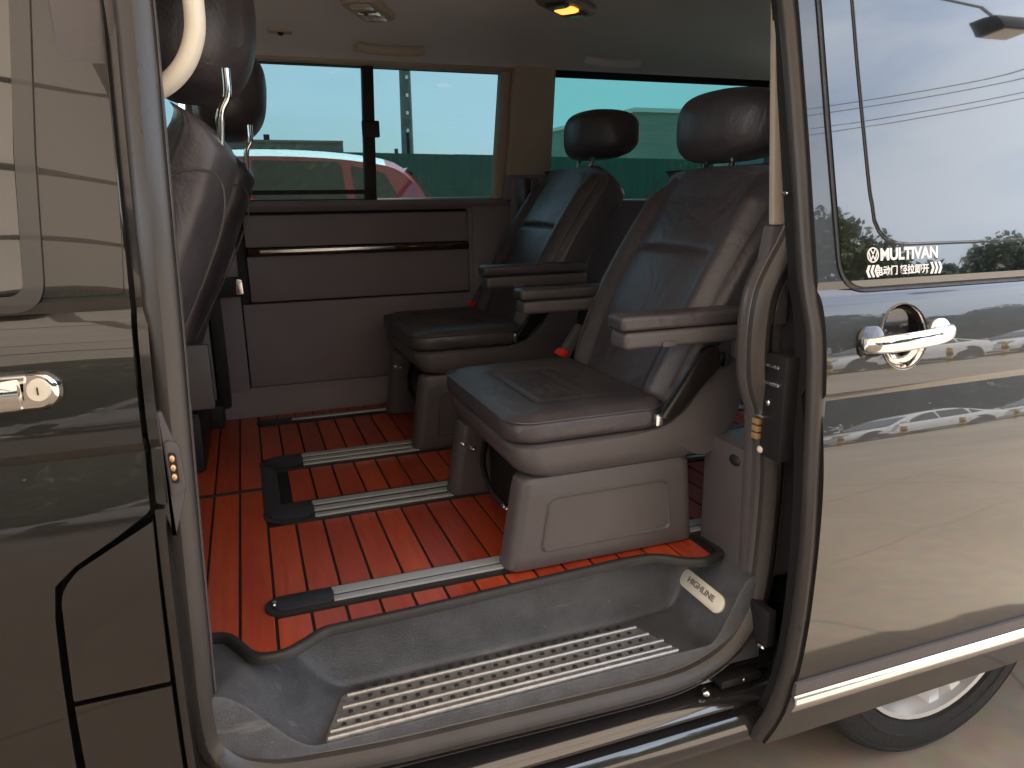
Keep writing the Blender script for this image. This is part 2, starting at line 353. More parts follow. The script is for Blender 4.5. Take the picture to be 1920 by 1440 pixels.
# outer shell: far side, roof, ends
fz = lambda z: 1.6-fbody(z)      # mirrored side
roofring = [(fbody(z), z) for z in [1.66, 1.72, 1.78, 1.83, 1.87, 1.90, 1.92]]
rp = [(fbody(z), z) for z in [1.70, 1.74, 1.78, 1.82, 1.85, 1.87, 1.89, 1.905, 1.92, 1.93]]+[(.6, 1.955), (.8, 1.958)]
rp = rp+[(1.6-y, z) for y, z in rp[::-1][1:]]
rp = [(y, z) if y <= .8 else (y+.15*min(1, (y-.8)/.5), z) for y, z in rp]
rp2 = [(y*.985+.012, z-.022) for y, z in rp[::-1]]
rp = [p for p in rp if not (p[0] > .8 and p[1] < 1.80)]; rp2 = [p for p in rp2 if not (p[0] > .8 and p[1] < 1.79)]
ext('roof', rp+rp2, 'x', -.75, 3.3, PAINT, van)
# headliner
hl = cat([(.075, 1.74), (.10, 1.80), (.18, 1.855), (.4, 1.88), (.8, 1.888), (1.2, 1.88), (1.42, 1.862), (1.54, 1.835), (1.585, 1.815)], 5)
hl = [tuple(p) for p in hl]
headl = ext('headliner', hl+[(y, z+.012) for y, z in hl[::-1]], 'x', -.7, 3.2, HEAD, van, angle=50)

# far wall lower trim
WY = 1.60
def wallp(x, z, y): return (x, y, z)
ft = van
box('side_wall', (-1.0, 1.63, .50), (3.2, 1.655, 1.345), BLK, van)
# main lower panel and its recess built as stepped pieces
box('lower_side_panel', (.075, 1.598, .70), (.93, 1.63, 1.0), PLAST2, van, .008)
ext('side_skirt', [(1.598, .70), (1.575, .66), (1.56, .60), (1.63, .59), (1.63, .70)], 'x', -.02, 1.3, PLAST2, van, .004)
arm = box('side_recess_panel', (.105, 1.604, 1.005), (.905, 1.63, 1.165), PLAST2, van, .006)
box('side_recess_panel', (.105, 1.600, 1.195), (.905, 1.63, 1.305), PLAST2, van, .006)
ws = ext('trim_strip', [(1.588, 1.168), (1.584, 1.180), (1.59, 1.192), (1.61, 1.193), (1.61, 1.167)], 'x', .11, .905, GOLD, van, .002)
box('strip_inlay', (.15, 1.5815, 1.1765), (.62, 1.5845, 1.1865), SATIN, ws, .001)
box('recess_border', (.905, 1.590, 1.0), (.925, 1.63, 1.325), PLAST2, van, .004)
ext('window_ledge', [(1.578, 1.325), (1.572, 1.335), (1.585, 1.350), (1.63, 1.352), (1.63, 1.315), (1.59, 1.315)], 'x', .05, 1.06, PLAST2, van, .003)
box('side_panel_post', (.918, 1.58, .60), (1.08, 1.63, 1.335), PLAST2, van, .012)
box('side_panel_post', (1.07, 1.56, .60), (1.3, 1.63, 1.43), PLAST2, van, .02)
# front-left part of the far wall: door jamb, belt column
box('door_jamb_panel', (.0, 1.592, .60), (.072, 1.63, 1.345), PLAST2, van, .006)
box('belt_column', (-.035, 1.57, .60), (.006, 1.63, 1.25), BLK, van, .008)
box('passenger_door_panel', (-.75, 1.585, .62), (-.04, 1.63, 1.33), PLAST2, van, .01)
box('passenger_door_pocket', (-.45, 1.54, .62), (-.10, 1.585, .86), PLAST2, van, .02)
lk = box('door_latch_housing', (.0, 1.555, 1.035), (.088, 1.592, 1.10), BLK, van, .006)
ext('latch_lever', rpoly([(.058, 1.042), (.084, 1.042), (.082, 1.092), (.062, 1.096)], .008), 'y', 1.546, 1.556, SATIN, lk, .002)
box('front_seat_plinth', (-.50, 1.02, .60), (-.06, 1.50, .78), BLK, van, .02)
box('cable_box', (-.10, 1.46, .60), (-.02, 1.56, .68), BLK, van, .008)
# far window band: pillars + header
pz0, pz1 = 1.35, 1.84
bandm = BEIGE
def pillar(x0b, x1b, x0t, x1t, y0=1.585, y1=1.66, m=BEIGE, name='window_pillar', z0=pz0-.01, z1=pz1):
    V = [(x0b, y0, z0), (x1b, y0, z0), (x1b, y1, z0), (x0b, y1, z0), (x0t, y0-.0, z1), (x1t, y0, z1), (x1t, y1, z1), (x0t, y1, z1)]
    F = [[0, 1, 5, 4], [1, 2, 6, 5], [2, 3, 7, 6], [3, 0, 4, 7], [4, 5, 6, 7], [0, 3, 2, 1]]
    bm = bmesh.new(); vs = [bm.verts.new(v) for v in V]; [bm.faces.new([vs[i] for i in f]) for f in F]
    bmesh.ops.bevel(bm, geom=bm.edges[:], offset=.012, segments=3, affect='EDGES', profile=.6)
    return bmobj(name, bm, m, van)
pillar(1.015, 1.055, 1.06, 1.10, 1.600, 1.66)                        # rear frame edge of the sliding window
pillar(1.052, 1.235, 1.098, 1.265, 1.575, 1.66)                    # C pillar trim
pillar(-.06, .06, -.02, .10, 1.585, 1.66)
pillar(2.30, 2.5, 2.28, 2.46, 1.575, 1.66, m=PLAST2)
ext('pillar_foot', rpoly([(1.04, 1.345), (1.24, 1.345), (1.24, 1.435), (1.055, 1.435)], .01), 'y', 1.566, 1.60, PLAST2, van, .006)
ext('window_header', [(1.60, 1.803), (1.592, 1.808), (1.588, 1.835), (1.60, 1.86), (1.66, 1.86), (1.66, 1.80)], 'x', -.7, 1.10, BEIGE, van, .003)
ext('header_groove', [(1.583, 1.836), (1.580, 1.843), (1.584, 1.849), (1.60, 1.849), (1.60, 1.836)], 'x', -.7, 1.10, BLK, van)
ext('window_header', [(1.597, 1.832), (1.58, 1.845), (1.57, 1.865), (1.66, 1.875), (1.66, 1.830)], 'x', 1.26, 3.2, HEAD, van, .004)
box('side_wall', (1.24, 1.60, 1.0), (3.2, 1.655, 1.335), PLAST2, van, .01)
# glass panes
sw = ext('sliding_window', rpoly([(.06, 1.355), (.565, 1.355), (.575, 1.805), (.10, 1.805)], .02), 'y', 1.640, 1.644, TINT, van)
fr = [(.075, 1.352), (.565, 1.352)]
box('window_rail', (.06, 1.618, 1.372), (.565, 1.648, 1.388), BLK, sw, .003)
box('window_rail', (.06, 1.625, 1.350), (.565, 1.65, 1.356), BLK, sw, .001)
box('window_rail', (.06, 1.618, 1.799), (.575, 1.648, 1.812), BLK, sw, .003)
V = [(.528, .572), (.578, .622)]
ext('divider_post', [(.528, 1.352), (.570, 1.352), (.585, 1.812), (.545, 1.812)], 'y', 1.612, 1.65, BLK, sw, .005)
lb = box('window_catch', (.530, 1.597, 1.565), (.592, 1.614, 1.622), BLK, sw, .006)
ext('side_window', rpoly([(.565, 1.352), (1.03, 1.352), (1.075, 1.812), (.58, 1.812)], [.01, .03, .03, .01]), 'y', 1.652, 1.656, TINT, van)
box('window_sill_seal', (.575, 1.625, 1.348), (1.02, 1.652, 1.357), SATIN, van, .002)
ext('side_window', rpoly([(1.20, 1.335), (2.33, 1.335), (2.30, 1.84), (1.24, 1.84)], .03), 'y', 1.648, 1.652, TINT_REAR, van)
box('window_sill_seal', (1.24, 1.62, 1.332), (2.3, 1.648, 1.342), SATIN, van, .002)
ext('passenger_window', rpoly([(-.72, 1.34), (-.07, 1.34), (-.05, 1.80), (-.60, 1.80)], .03), 'y', 1.645, 1.649, TINT, van)
# exterior far side shell
v, f = gslab([(-1.1, .32), (3.2, .32), (3.2, 1.335), (-1.1, 1.335)], fbody, .012, step=.03, z0=.025)
v = [(x, 1.6+(-y)+.06, z) for x, y, z in v]
mk('far_side_panel', v, f, PAINT, van, angle=12)
# rear end and tailgate
ext('tailgate', [(.0, .35), (1.6, .35), (1.62, 1.2), (1.5, 1.9), (.1, 1.9), (-.02, 1.2)], 'x', 3.2, 3.26, PAINT, van, .02)
# interior rear: dark bench silhouette and cross wall behind the seats (unlit luggage cover)
# front end: dashboard and windscreen
ext('dashboard', [(.05, .6), (1.55, .6), (1.55, 1.2), (1.2, 1.26), (.4, 1.26), (.05, 1.2)], 'x', -1.25, -1.0, BLK, van, .03)
v = [(-1.35, .02, 1.20), (-1.35, 1.58, 1.20), (-.72, 1.52, 1.87), (-.72, .08, 1.87)]
mk('windscreen', v+[(a-.004, b, c) for a, b, c in v], [[0, 1, 2, 3], [4, 5, 6, 7], [0, 1, 5, 4], [1, 2, 6, 5], [2, 3, 7, 6], [3, 0, 4, 7]], CLEARG, van)
box('sun_visor', (-.78, .85, 1.66), (-.76, 1.45, 1.82), HEAD, van, .008)
ext('bonnet', [(-1.3, .3), (-2.0, .34), (-2.05, .75), (-1.9, .95), (-1.35, 1.2), (-1.25, 1.2)], 'y', .03, 1.57, PAINT, van, .04)

# ceiling fittings -------------------------------------------------
def lamp_unit(x0, y0, ang, lit, name='ceiling_lamp'):
    c, s = math.cos(ang), math.sin(ang)
    def T(u, v_, z): return (x0+u*c-v_*s, y0+u*s+v_*c, z)
    pl = rrect(0, 0, .115, .052, .03, 6)
    ceil = 1.879
    b = loft(name, [[T(p[0], p[1], ceil+.006) for p in pl], [T(p[0], p[1], ceil-.006) for p in pl], [T(p[0]*.96, p[1]*.9, ceil-.014) for p in pl]], BEIGE if not lit else mat('lamp_bezel', (.20, .16, .15), .5), headl)
    for k, u0 in enumerate((-.062, .0, .062)):
        q = rrect(u0, 0, .026, .030, .012, 4)
        mm = ORANGE if (lit and k == 1) else (LAMPG if k != 1 else CHROME)
        if lit and k != 1: mm = mat('lamp_bezel_dark', (.09, .075, .075), .3)
        loft('lamp_lens', [[T(p[0], p[1], ceil-.012) for p in q], [T(p[0], p[1], ceil-.019) for p in q], [T(u0+(p[0]-u0)*.8, p[1]*.8, ceil-.022) for p in q]], mm, headl)
    return b
lamp_unit(.50, 1.16, R(62), False)
lamp_unit(1.03, .97, R(40), True)
def grab(x0, x1, y, z, m, drop=.022, rad=.010):
    n = 14; pts = []
    for i in range(n+1):
        t = i/n; a = math.sin(math.pi*t)**.45
        pts.append((x0+(x1-x0)*t, y-.012-.020*a, z-drop*a))
    return sweep('grab_handle', pts, circ(rad, 10, rad*1.5), m, headl, up=(0, 0, 1))
grab(.515, .735, 1.50, 1.838, BEIGE, .012)
grab(1.34, 1.56, 1.50, 1.838, HEAD, .012)
hk = ext('coat_hook_plate', rpoly([(.235, 1.405), (.305, 1.405), (.305, 1.445), (.235, 1.445)], .006), 'z', 1.852, 1.868, BEIGE, headl, .003)
v, f = gellip((.27, 1.422, 1.850), (.010, .010, .007), 1, 12, 8); mk('coat_hook', v, f, BLK, headl)

# ---- seat rails (slots in the floor, aluminium profiles) ----------
def rail(yc, half, x0, xa, x1, bands, name='seat_rail'):
    pl = rrect((x0+x1)/2, yc, (x1-x0)/2, half, half*.98, 7)
    rr = loft(name, [[(p[0], p[1], .583) for p in pl], [(p[0], p[1], .604) for p in pl], [(p[0], yc+(p[1]-yc)*.84, .606) for p in pl]], RUB, van)
    ins = rrect((x0+.02+xa)/2, yc, (xa-x0-.02)/2+.002, half*.70, half*.45, 5)
    loft('rail_end_cap', [[(p[0], p[1], .604) for p in ins], [(p[0], p[1], .609) for p in ins], [(p[0]*.999, yc+(p[1]-yc)*.9, .6105) for p in ins]], mat('rail_cap', (.03, .032, .042), .35), rr)
    for (a, b, h) in bands:
        box('rail_track', (xa, yc+a, .600), (x1-.01, yc+b, .606+h), ALU, rr, .0015)
    return rr
rail(.203, .036, .070, .195, 1.75, [(-.026, -.010, .004), (.000, .026, .003)])
rail(.640, .064, .080, .198, 1.75, [(-.056, -.040, .004), (-.022, .000, .004), (.018, .044, .003)])
rail(1.020, .064, .080, .200, 1.75, [(-.056, -.038, .004), (-.022, .002, .004), (.020, .048, .003)])
rail(1.465, .036, .080, .198, 1.75, [(-.016, .006, .004)])
box('rail_bridge', (.082, .66, .583), (.125, 1.0, .6065), mat('rail_cap', (.03, .032, .042), .35), van, .006)
v, f = gellip((.088, .203, .611), (.006, .010, .004), 1, 10, 6); mk('rail_screw', v, f, CHROME, van)

# ---- opening seal, pillars, jamb --------------------------------
OPN = [(-.008, 1.72), (-.004, 1.6), (-.008, 1.45), (-.012, 1.30), (-.017, 1.15), (-.023, 1.0), (-.028, .86), (-.033, .70), (-.036, .58), (-.030, .50), (.0, .458), (.045, .434), (.10, .421), (.25, .408), (.45, .402), (.65, .397),
       (.80, .396), (.88, .406), (.945, .430), (.992, .468), (1.020, .52), (1.032, .60), (1.036, .70), (1.036, .80), (1.028, .88), (1.010, .945), (.990, 1.0), (.984, 1.06), (.985, 1.12), (.993, 1.165), (1.012, 1.205), (1.038, 1.25),
       (1.056, 1.30), (1.060, 1.40), (1.058, 1.52), (1.053, 1.65), (1.050, 1.72)]
def yopen(z): return .0+max(0, (z-1.3))*.10+(max(0, .5-z))*(-.15)
opath = [(x, yopen(z), z) for x, z in OPN]
opath = cat(opath, 5)+[Vector((1.01, .045, 1.775)), Vector((.5, .05, 1.79)), Vector((.05, .045, 1.775))]
sprof = [(-.024, .002), (-.022, .012), (-.014, .021), (-.002, .025), (.010, .021), (.018, .013), (.0215, .004), (.0215, -.03), (-.024, -.03)]
sweep('door_seal', opath, sprof, SEAL, van, closed=True, angle=30)
# bright metal bead on the inner edge of the seal
bead = [p+Vector((.0, .004, 0)) for p in opath[:58]]
inner = []
sweep('seal_lip', opath, [(-.0235, -.020), (-.0235, .001), (-.0250, .003), (-.0265, .001), (-.0265, -.020)], mat('seal_lip', (.10, .09, .09), .25), van, closed=True)
# jamb flanges outward of the seal (painted steps)
jp = [p for p in opath]
def offs(path, d, dy=0):
    out = []; n = len(path)
    for i in range(n):
        T = (path[(i+1) % n]-path[i-1]).normalized(); S = T.cross(Vector((0, -1, 0))).normalized(); out.append(path[i]+S*d+Vector((0, dy, 0)))
    return out
sweep('jamb_flange', opath, [(.0215, -.03), (.0215, -.004), (.031, -.006), (.033, .000), (.035, .002), (.037, .000), (.037, -.03)], PAINT_IN, van, closed=True)
# B pillar outer skin: narrow strip between front door and the seal
def poly_strip(left, right): return left+right[::-1]
bl = [(-.052, .935), (-.050, 1.1), (-.045, 1.3), (-.037, 1.5), (-.028, 1.72)]
brr = [(-.036, .93), (-.034, 1.1), (-.030, 1.3), (-.024, 1.5), (-.015, 1.72)]
bpz = slab('body_pillar', poly_strip([(x+.003, z) for x, z in bl], brr), fbody, .03, PAINT_IN, van, off=.010, z0=.025)
# magnet contact cover on the B pillar
cc = ext('contact_cover', rpoly([(-.046, 1.055), (-.030, 1.062), (-.022, 1.03), (-.012, 1.0), (-.014, .93), (-.034, .87), (-.046, .93)], .006), 'y', -.030, .0, PLAST, van, .004)
cb = ext('contact_plate', rpoly([(-.030, 1.02), (-.012, 1.015), (-.010, .945), (-.030, .935)], .008), 'y', -.036, -.028, PLAST, van, .002)
ext('contact_recess', rpoly([(-.0275, 1.003), (-.0175, 1.001), (-.017, .957), (-.027, .957)], .004), 'y', -.0375, -.034, BLK, cb)
for k in range(3):
    v, f = gellip((-.0225, -.039, .967+k*.0135), (.0038, .003, .0052), 1, 12, 8); mk('brass_contact', v, f, CONT, cb)
ext('striker_plate', rpoly([(-.036, .60), (-.028, .60), (-.024, .53), (-.032, .53)], .003), 'y', -.016, -.010, SATIN, van)
# ---- front door -------------------------------------------------
FD = [(-.9, .30), (-.200, .30), (-.197, .50), (-.193, .62), (-.190, .72), (-.186, .80), (-.180, .845), (-.155, .868), (-.10, .900), (-.062, .925), (-.056, .932), (-.053, 1.1), (-.048, 1.3), (-.040, 1.5), (-.028, 1.75), (-.65, 1.75), (-.9, 1.30)]
fd = slab('front_door', FD, fbody, .045, PAINT, van, off=0, z0=.025)
# cut the handle recess later; glossy pillar cover + window
pc = slab('pillar_cover', rpoly([(-.150, 1.222), (-.056, 1.222), (-.0505, 1.3), (-.042, 1.5), (-.031, 1.74), (-.110, 1.74), (-.140, 1.4)], [.004]*7), fbody, .003, GLOSS, fd, off=-.004, z0=.025)
slab('window_frame', rpoly([(-.9, 1.205), (-.165, 1.205), (-.146, 1.225), (-.136, 1.4), (-.106, 1.745), (-.128, 1.745), (-.158, 1.4), (-.168, 1.235), (-.18, 1.225), (-.9, 1.225)], [0, .02, .02, 0, 0, 0, 0, .01, .01, 0]), fbody, .004, mat('window_rubber', (.05, .048, .046), .3, coat=.4), fd, off=-.009, z0=.025)
slab('door_glass', [(-.9, 1.222), (-.170, 1.222), (-.160, 1.4), (-.126, 1.74), (-.65, 1.74)], fbody, .003, PGLASS, fd, off=-.004, z0=.025)
yh = fbody(1.105)
ho = rrect(-.205, 1.108, .068, .0255, .025, 8)
def plate(name, pl, y0, y1, m, parent, s=.93, yb=None):
    return loft(name, [[(p[0], y0, p[1]) for p in pl], [(p[0], y1, p[1]) for p in pl]]+([[(sum(q[0] for q in pl)/len(pl)*(1-s)+p[0]*s, y1-.003, sum(q[1] for q in pl)/len(pl)*(1-s)+p[1]*s) for p in pl]]), m, parent)
plate('handle_bezel', ho, yh+.004, yh-.003, GLOSS, fd)
plate('handle_bowl', rrect(-.205, 1.108, .064, .0225, .022, 8), yh-.004, yh-.006, CHROME, fd)
loft('door_handle', [[(x, yh-.010-.020*math.sin(math.pi*min(1, max(0, (x+.40)/.262)))**.5+q[0], 1.108+q[1]) for q in circ(.008, 12, .020)] for x in [-.40+.22*i/10 for i in range(11)]], CHROME, fd)
lkc = plate('key_lock', rrect(-.162, 1.110, .0130, .0140, .0129, 8), yh-.008, yh-.014, CREAM, fd)
box('key_slot', (-.1627, yh-.0185, 1.105), (-.1613, yh-.0165, 1.115), BLK, fd)
# fuel flap and lower body corner
slab('fuel_flap', rpoly([(-.182, .672), (-.060, .672), (-.0575, .80), (-.0545, .914), (-.10, .890), (-.152, .862), (-.175, .835)], [.004, .003, 0, .003, 0, .008, .02]), fbody, .03, PAINT, van, off=.0, z0=.025)
slab('lower_body_corner', [(-.187, .30), (-.066, .30), (-.062, .50), (-.060, .664), (-.182, .664)], fbody, .03, PAINT, van, off=.0, z0=.025)
slab('pillar_edge', [(-.060, .30), (-.048, .30), (-.046, .60), (-.043, .80), (-.040, .925), (-.052, .925), (-.0535, .80), (-.056, .60)], fbody, .04, PAINT_IN, van, off=.012, z0=.025)
slab('door_gap_backing', [(-.9, .30), (-.03, .30), (-.03, 1.72), (-.65, 1.72), (-.9, 1.3)], fbody, .02, BLK, van, off=.048, z0=.025, step=.05)
# sill ------------------------------------------------------------
sill = [(.10, .40), (.02, .380), (-.004, .372), (-.006, .362), (.030, .358), (.030, .346), (-.012, .340), (-.030, .332), (-.040, .320), (-.040, .314), (-.016, .309), (-.016, .301), (-.046, .296), (-.056, .280), (-.060, .262), (-.056, .243), (-.044, .228), (-.02, .220), (.10, .215)]
sb = []
ext('sill_panel', sill, 'x', -1.05, 1.9, mat('sill_paint', (.022, .020, .021), .16, coat=1, coat_ior=1.8, coat_rough=.03, rvar=.05, vscale=10, bump=.03, bscale=6), van, angle=28)
br = box('track_bracket', (.93, -.030, .356), (1.03, .06, .374), BLK, van, .004)
v, f = gellip((.985, -.031, .366), (.004, .002, .004), 1, 10, 6); mk('bracket_bolt', v, f, CHROME, br)
box('door_arm', (.96, -.03, .285), (1.04, .05, .325), BLK, van, .004)
v, f = gellip((.90, -.02, .352), (.010, .010, .008), 1, 12, 8); mk('guide_roller', v, f, CHROME, van)
# ---- step tray: height field -------------------------------------
def sm(t): t = max(0, min(1, t)); return t*t*(3-2*t)
def trayz(x, y):
    zb = .452
    back = .128+.014*sm((x-.75)/.2)
    a = sm((y-back)/.042)                       # rear wall
    xl = .010+.45*max(0, y+.02)                      # left slope starts
    b = sm((xl+.125-x)/.155)
    xr = .905
    c = sm((x-xr)/.100)
    s = 1-(1-a)*(1-b)*(1-c)
    z = zb+(.590-zb)*s
    z += .004*sm((-y-.00)/.02)*(1-s)                   # little outer lip
    return z
nx, ny = 150, 46; V = []; F = []
for i in range(nx+1):
    for j in range(ny+1):
        x = -.030+1.06*i/nx; y = -.012+.212*j/ny
        V.append((x, y, trayz(x, y)))
for i in range(nx):
    for j in range(ny):
        a = i*(ny+1)+j; F.append([a, a+ny+1, a+ny+2, a+1])
tray = mk('step_tray', V, F, TRAY, van, angle=60)
V = []; F = []
for i in range(101):
    x = -.030+1.06*i/100; V += [(x, -.012, trayz(x, -.012)+.0), (x, -.0145, trayz(x, -.012)-.004), (x, -.0145, .40), (x, -.005, .40)]
for i in range(100):
    for k in range(3): F.append([4*i+k, 4*i+4+k, 4*i+5+k, 4*i+1+k])
mk('tray_front_wall', V, F, TRAY, van, angle=60)
# tread panel: raised ridges with studs
tp = [(.145, -.008), (.842, -.008), (.800, .105), (.190, .105)]
ext('tread_plate', rpoly(tp, .012), 'z', .450, .4555, TREADP, tray, .0015)
rid = [(.152, .838, -.003), (.158, .832, .012), (.172, .828, .036), (.186, .812, .067), (.198, .800, .098)]
for (x0, x1, y) in rid:
    pr = [(-.0042, 0), (-.0034, .0030), (-.0012, .0045), (.0012, .0045), (.0034, .0030), (.0042, 0)]
    sweep('tread_ridge', [(x0, y, .4550), (x0+.004, y, .4555), (x1-.004, y, .4555), (x1, y, .4550)], pr, TREAD, tray, up=(0, 0, 1))
stud = gbox((-.0040, -.0030, 0), (.0040, .0030, .0035), .0007, 1)
sm_ = None
for k, (x0, x1, y) in enumerate([(.17, .83, .0225), (.185, .815, .0515), (.20, .80, .0825), (.215, .79, .112)][:4]):
    n = int((x1-x0)/.0245)
    for i in range(n):
        x = x0+.0245*(i+.5)
        if sm_ is None:
            o = mk('tread_stud', [(p[0]+x, p[1]+y, p[2]+.4552) for p in stud[0]], stud[1], RUB, tray); sm_ = o
        else:
            o = sm_.copy(); col.objects.link(o); o.location = Vector((x, y, sm_.location.z+WL[tray.name].z))-WL[tray.name]
sm_.location = Vector((.17+.01225, .0225, sm_.location.z+WL[tray.name].z))-WL[tray.name]
# HIGHLINE plate on the right wall of the well
def onwall(u, v_, d=0):   # u along y (0..1), v_ across (-1..1), lying on the sloped end wall
    y = .158-.150*u; x = .953+v_*.010; z = .516+v_*.017
    return (x-d*.86, y, z+d*.5)
pl = rrect(.5, 0, .5, 1, .14, 8)
def capsule(hl_, hw, n=8):
    o = []
    for i in range(n+1): a = R(-90+180*i/n); o.append((1-(hw)+math.cos(a)*hw, math.sin(a)))
    for i in range(n+1): a = R(90+180*i/n); o.append((hw+math.cos(a)*hw, math.sin(a)))
    return o
cp = capsule(1, .12)
sp_ = loft('step_plate', [[onwall(p[0], p[1], .0) for p in cp], [onwall(p[0], p[1], .005) for p in cp], [onwall(.5+(p[0]-.5)*.97, p[1]*.84, .0072) for p in cp]], mat('cream_backlit_plate', (.80, .76, .66), .35), tray)
def text_mesh(body, size, bold=0, ext_=.0004):
    c = bpy.data.curves.new('t', 'FONT'); c.body = body; c.size = size; c.extrude = ext_; c.offset = bold; c.align_x = 'CENTER'; c.align_y = 'CENTER'; c.resolution_u = 3
    o = bpy.data.objects.new('t', c); col.objects.link(o)
    dg = bpy.context.evaluated_depsgraph_get(); me = o.evaluated_get(dg).to_mesh()
    V = [tuple(v.co) for v in me.vertices]; F = [list(p.vertices) for p in me.polygons]
    o.evaluated_get(dg).to_mesh_clear(); bpy.data.objects.remove(o); bpy.data.curves.remove(c)
    return V, F
V, F = text_mesh('HIGHLINE', .0165, .0004)
wx = max(v[0] for v in V)-min(v[0] for v in V)
V = [onwall(.5+v[0]/wx*.62, v[1]/.0165*.9-.05+.18, .0078+v[2]) for v in V]
mk('plate_lettering', V, F, mat('grey_print', (.16, .15, .15), .5), tray, smooth=False)
# rear trim block beside the step (C pillar base) and inner rear quarter wall
ext('pillar_base_trim', rpoly([(1.0, .50), (1.045, .50), (1.045, 1.25), (1.0, 1.25), (.985, 1.0), (.995, .86), (1.0, .60)], 0), 'y', .008, .034, PLAST, van, .006)
cbx = box('corner_trim', (.998, .03, .545), (1.30, .17, .845), PLAST, van, .012)
v, f = gellip((.999, .060, .815), (.008, .018, .012), 1, 14, 8); mk('trim_hole', v, f, BLK, cbx)
box('quarter_trim', (1.06, .02, .56), (2.9, .06, 1.27), PLAST, van, .01)
ext('pillar_trim', [(.001, 1.285), (.016, 1.285), (.064, 1.80), (.049, 1.80)], 'x', 1.004, 1.045, BEIGE, van, .004)
ext('pillar_trim', [(.978, 1.10), (1.05, 1.10), (1.05, 1.284), (1.004, 1.284), (.99, 1.20)], 'y', .0005, .03, PLAST, van, .005)
box('quarter_trim', (1.05, .05, 1.70), (2.9, .10, 1.84), HEAD, van, .01)
ext('quarter_window', rpoly([(1.12, 1.27), (2.8, 1.27), (2.8, 1.72), (1.12, 1.72)], .03), 'y', .060, .064, TINT_REAR, van)
box('quarter_trim', (1.10, .055, 1.26), (1.2, .075, 1.80), HEAD, van, .006)
# body skin behind the open door with wheel arch
arch = [(1.06, .30)]+[(1.55-.40*math.cos(R(a)), .34+.40*math.sin(R(a))) for a in range(-5, 186, 8)]+[(3.2, .32), (3.2, 1.24), (1.06, 1.24)]
slab('rear_quarter_panel', arch, fbody, .02, PAINT, van, z0=.025, step=.02)
slab('rear_quarter_panel', [(1.06, 1.72), (3.2, 1.72), (3.2, 1.80), (1.06, 1.80)], fbody, .02, PAINT, van, z0=.025, step=.02)
box('wheel_arch_liner', (1.10, .28, .30), (2.0, .30, .80), BLK, van)
# cream grab handle on the B pillar
gh = cat([(-.03, .075, 1.478), (.012, .060, 1.489), (.045, .050, 1.515), (.0645, .048, 1.555), (.0685, .048, 1.60), (.066, .052, 1.66), (.04, .062, 1.72), (-.02, .075, 1.73)], 6)
sweep('grab_handle', gh, [(.0135*math.cos(a), .021*math.sin(a)) for a in [2*math.pi*i/16 for i in range(16)]], CREAM, van, up=(0, -1, 0), angle=60)
box('pillar_inner_trim', (-.10, .03, .60), (-.02, .10, 1.76), PLAST, van, .01)

# ---- sliding door (open) ------------------------------------------
DX = 1.015
DP = [(DX-.010, .243), (2.12, .262), (2.12, 1.78), (DX-.03, 1.78), (DX-.018, 1.6), (DX-.006, 1.4), (DX+.004, 1.2), (DX+.008, 1.1), (DX+.008, 1.0), (DX+.006, .9), (DX+.002, .7), (DX-.003, .5), (DX-.008, .35)]
v, f = gslab(DP, fdoor, .045, z0=0, xs=[1.11, 1.135, 1.15, 1.198, 1.246, 1.26, 1.285])
sdm = mk('sliding_door', v, f, PAINT, van, angle=12)
# bowl behind the handle: cut a round recess into the door skin
HX, HZ = 1.198, 1.088
def cutter(rings):
    V, F = gloft(rings); return mk('cut', V, F, PAINT)
def bowl_ring(r, y, n=40): return [(HX+r*.93*math.cos(2*math.pi*i/n), y, HZ+r*math.sin(2*math.pi*i/n)) for i in range(n)]
ct = cutter([bowl_ring(.0565, -.20), bowl_ring(.0565, -.112)])
md = sdm.modifiers.new('b', 'BOOLEAN'); md.object = ct; md.operation = 'DIFFERENCE'; md.solver = 'EXACT'
bpy.context.view_layer.update()
dg = bpy.context.evaluated_depsgraph_get(); nm = bpy.data.meshes.new_from_object(sdm.evaluated_get(dg)); sdm.modifiers.clear(); sdm.data = nm; nm.name = 'sliding_door'; nm.shade_smooth(); nm.set_sharp_from_angle(angle=R(12))
bpy.data.objects.remove(ct)
yd = fdoor(HZ)
def yb(z): return fdoor(z)
def brg(r, dep, half=None, n=40): return [(HX+r*.93*math.cos(2*math.pi*i/n), yb(HZ+r*math.sin(2*math.pi*i/n))+dep, HZ+r*math.sin(2*math.pi*i/n)) for i in range(n)]
bowl = [brg(.0595, .002), brg(.0598, -.0025), brg(.0570, -.003), brg(.054, .002)]+[brg(.054*math.sin(R(a)), .002+.026*math.cos(R(a))) for a in (80, 70, 60, 50, 40, 30, 20, 10, 2)]
loft('handle_bowl', bowl, CHROME, sdm, cap0=False, angle=60)
# dark upper insert in the bowl
hv = []; hf = []
rings = []
for a in (84, 74, 62, 50, 38, 26, 14, 4):
    r = .0532*math.sin(R(a)); rings.append([(HX+r*.93*math.cos(R(t)), yb(HZ+r*math.sin(R(t)))+.0005+.025*math.cos(R(a))-.0015, HZ+r*math.sin(R(t))) for t in range(0, 181, 9)])
V, F = gloft(rings, False, False, closed=False); mk('bowl_insert', V, F, mat('black_bowl', (.006, .005, .006), .18, ior=1.3), sdm)
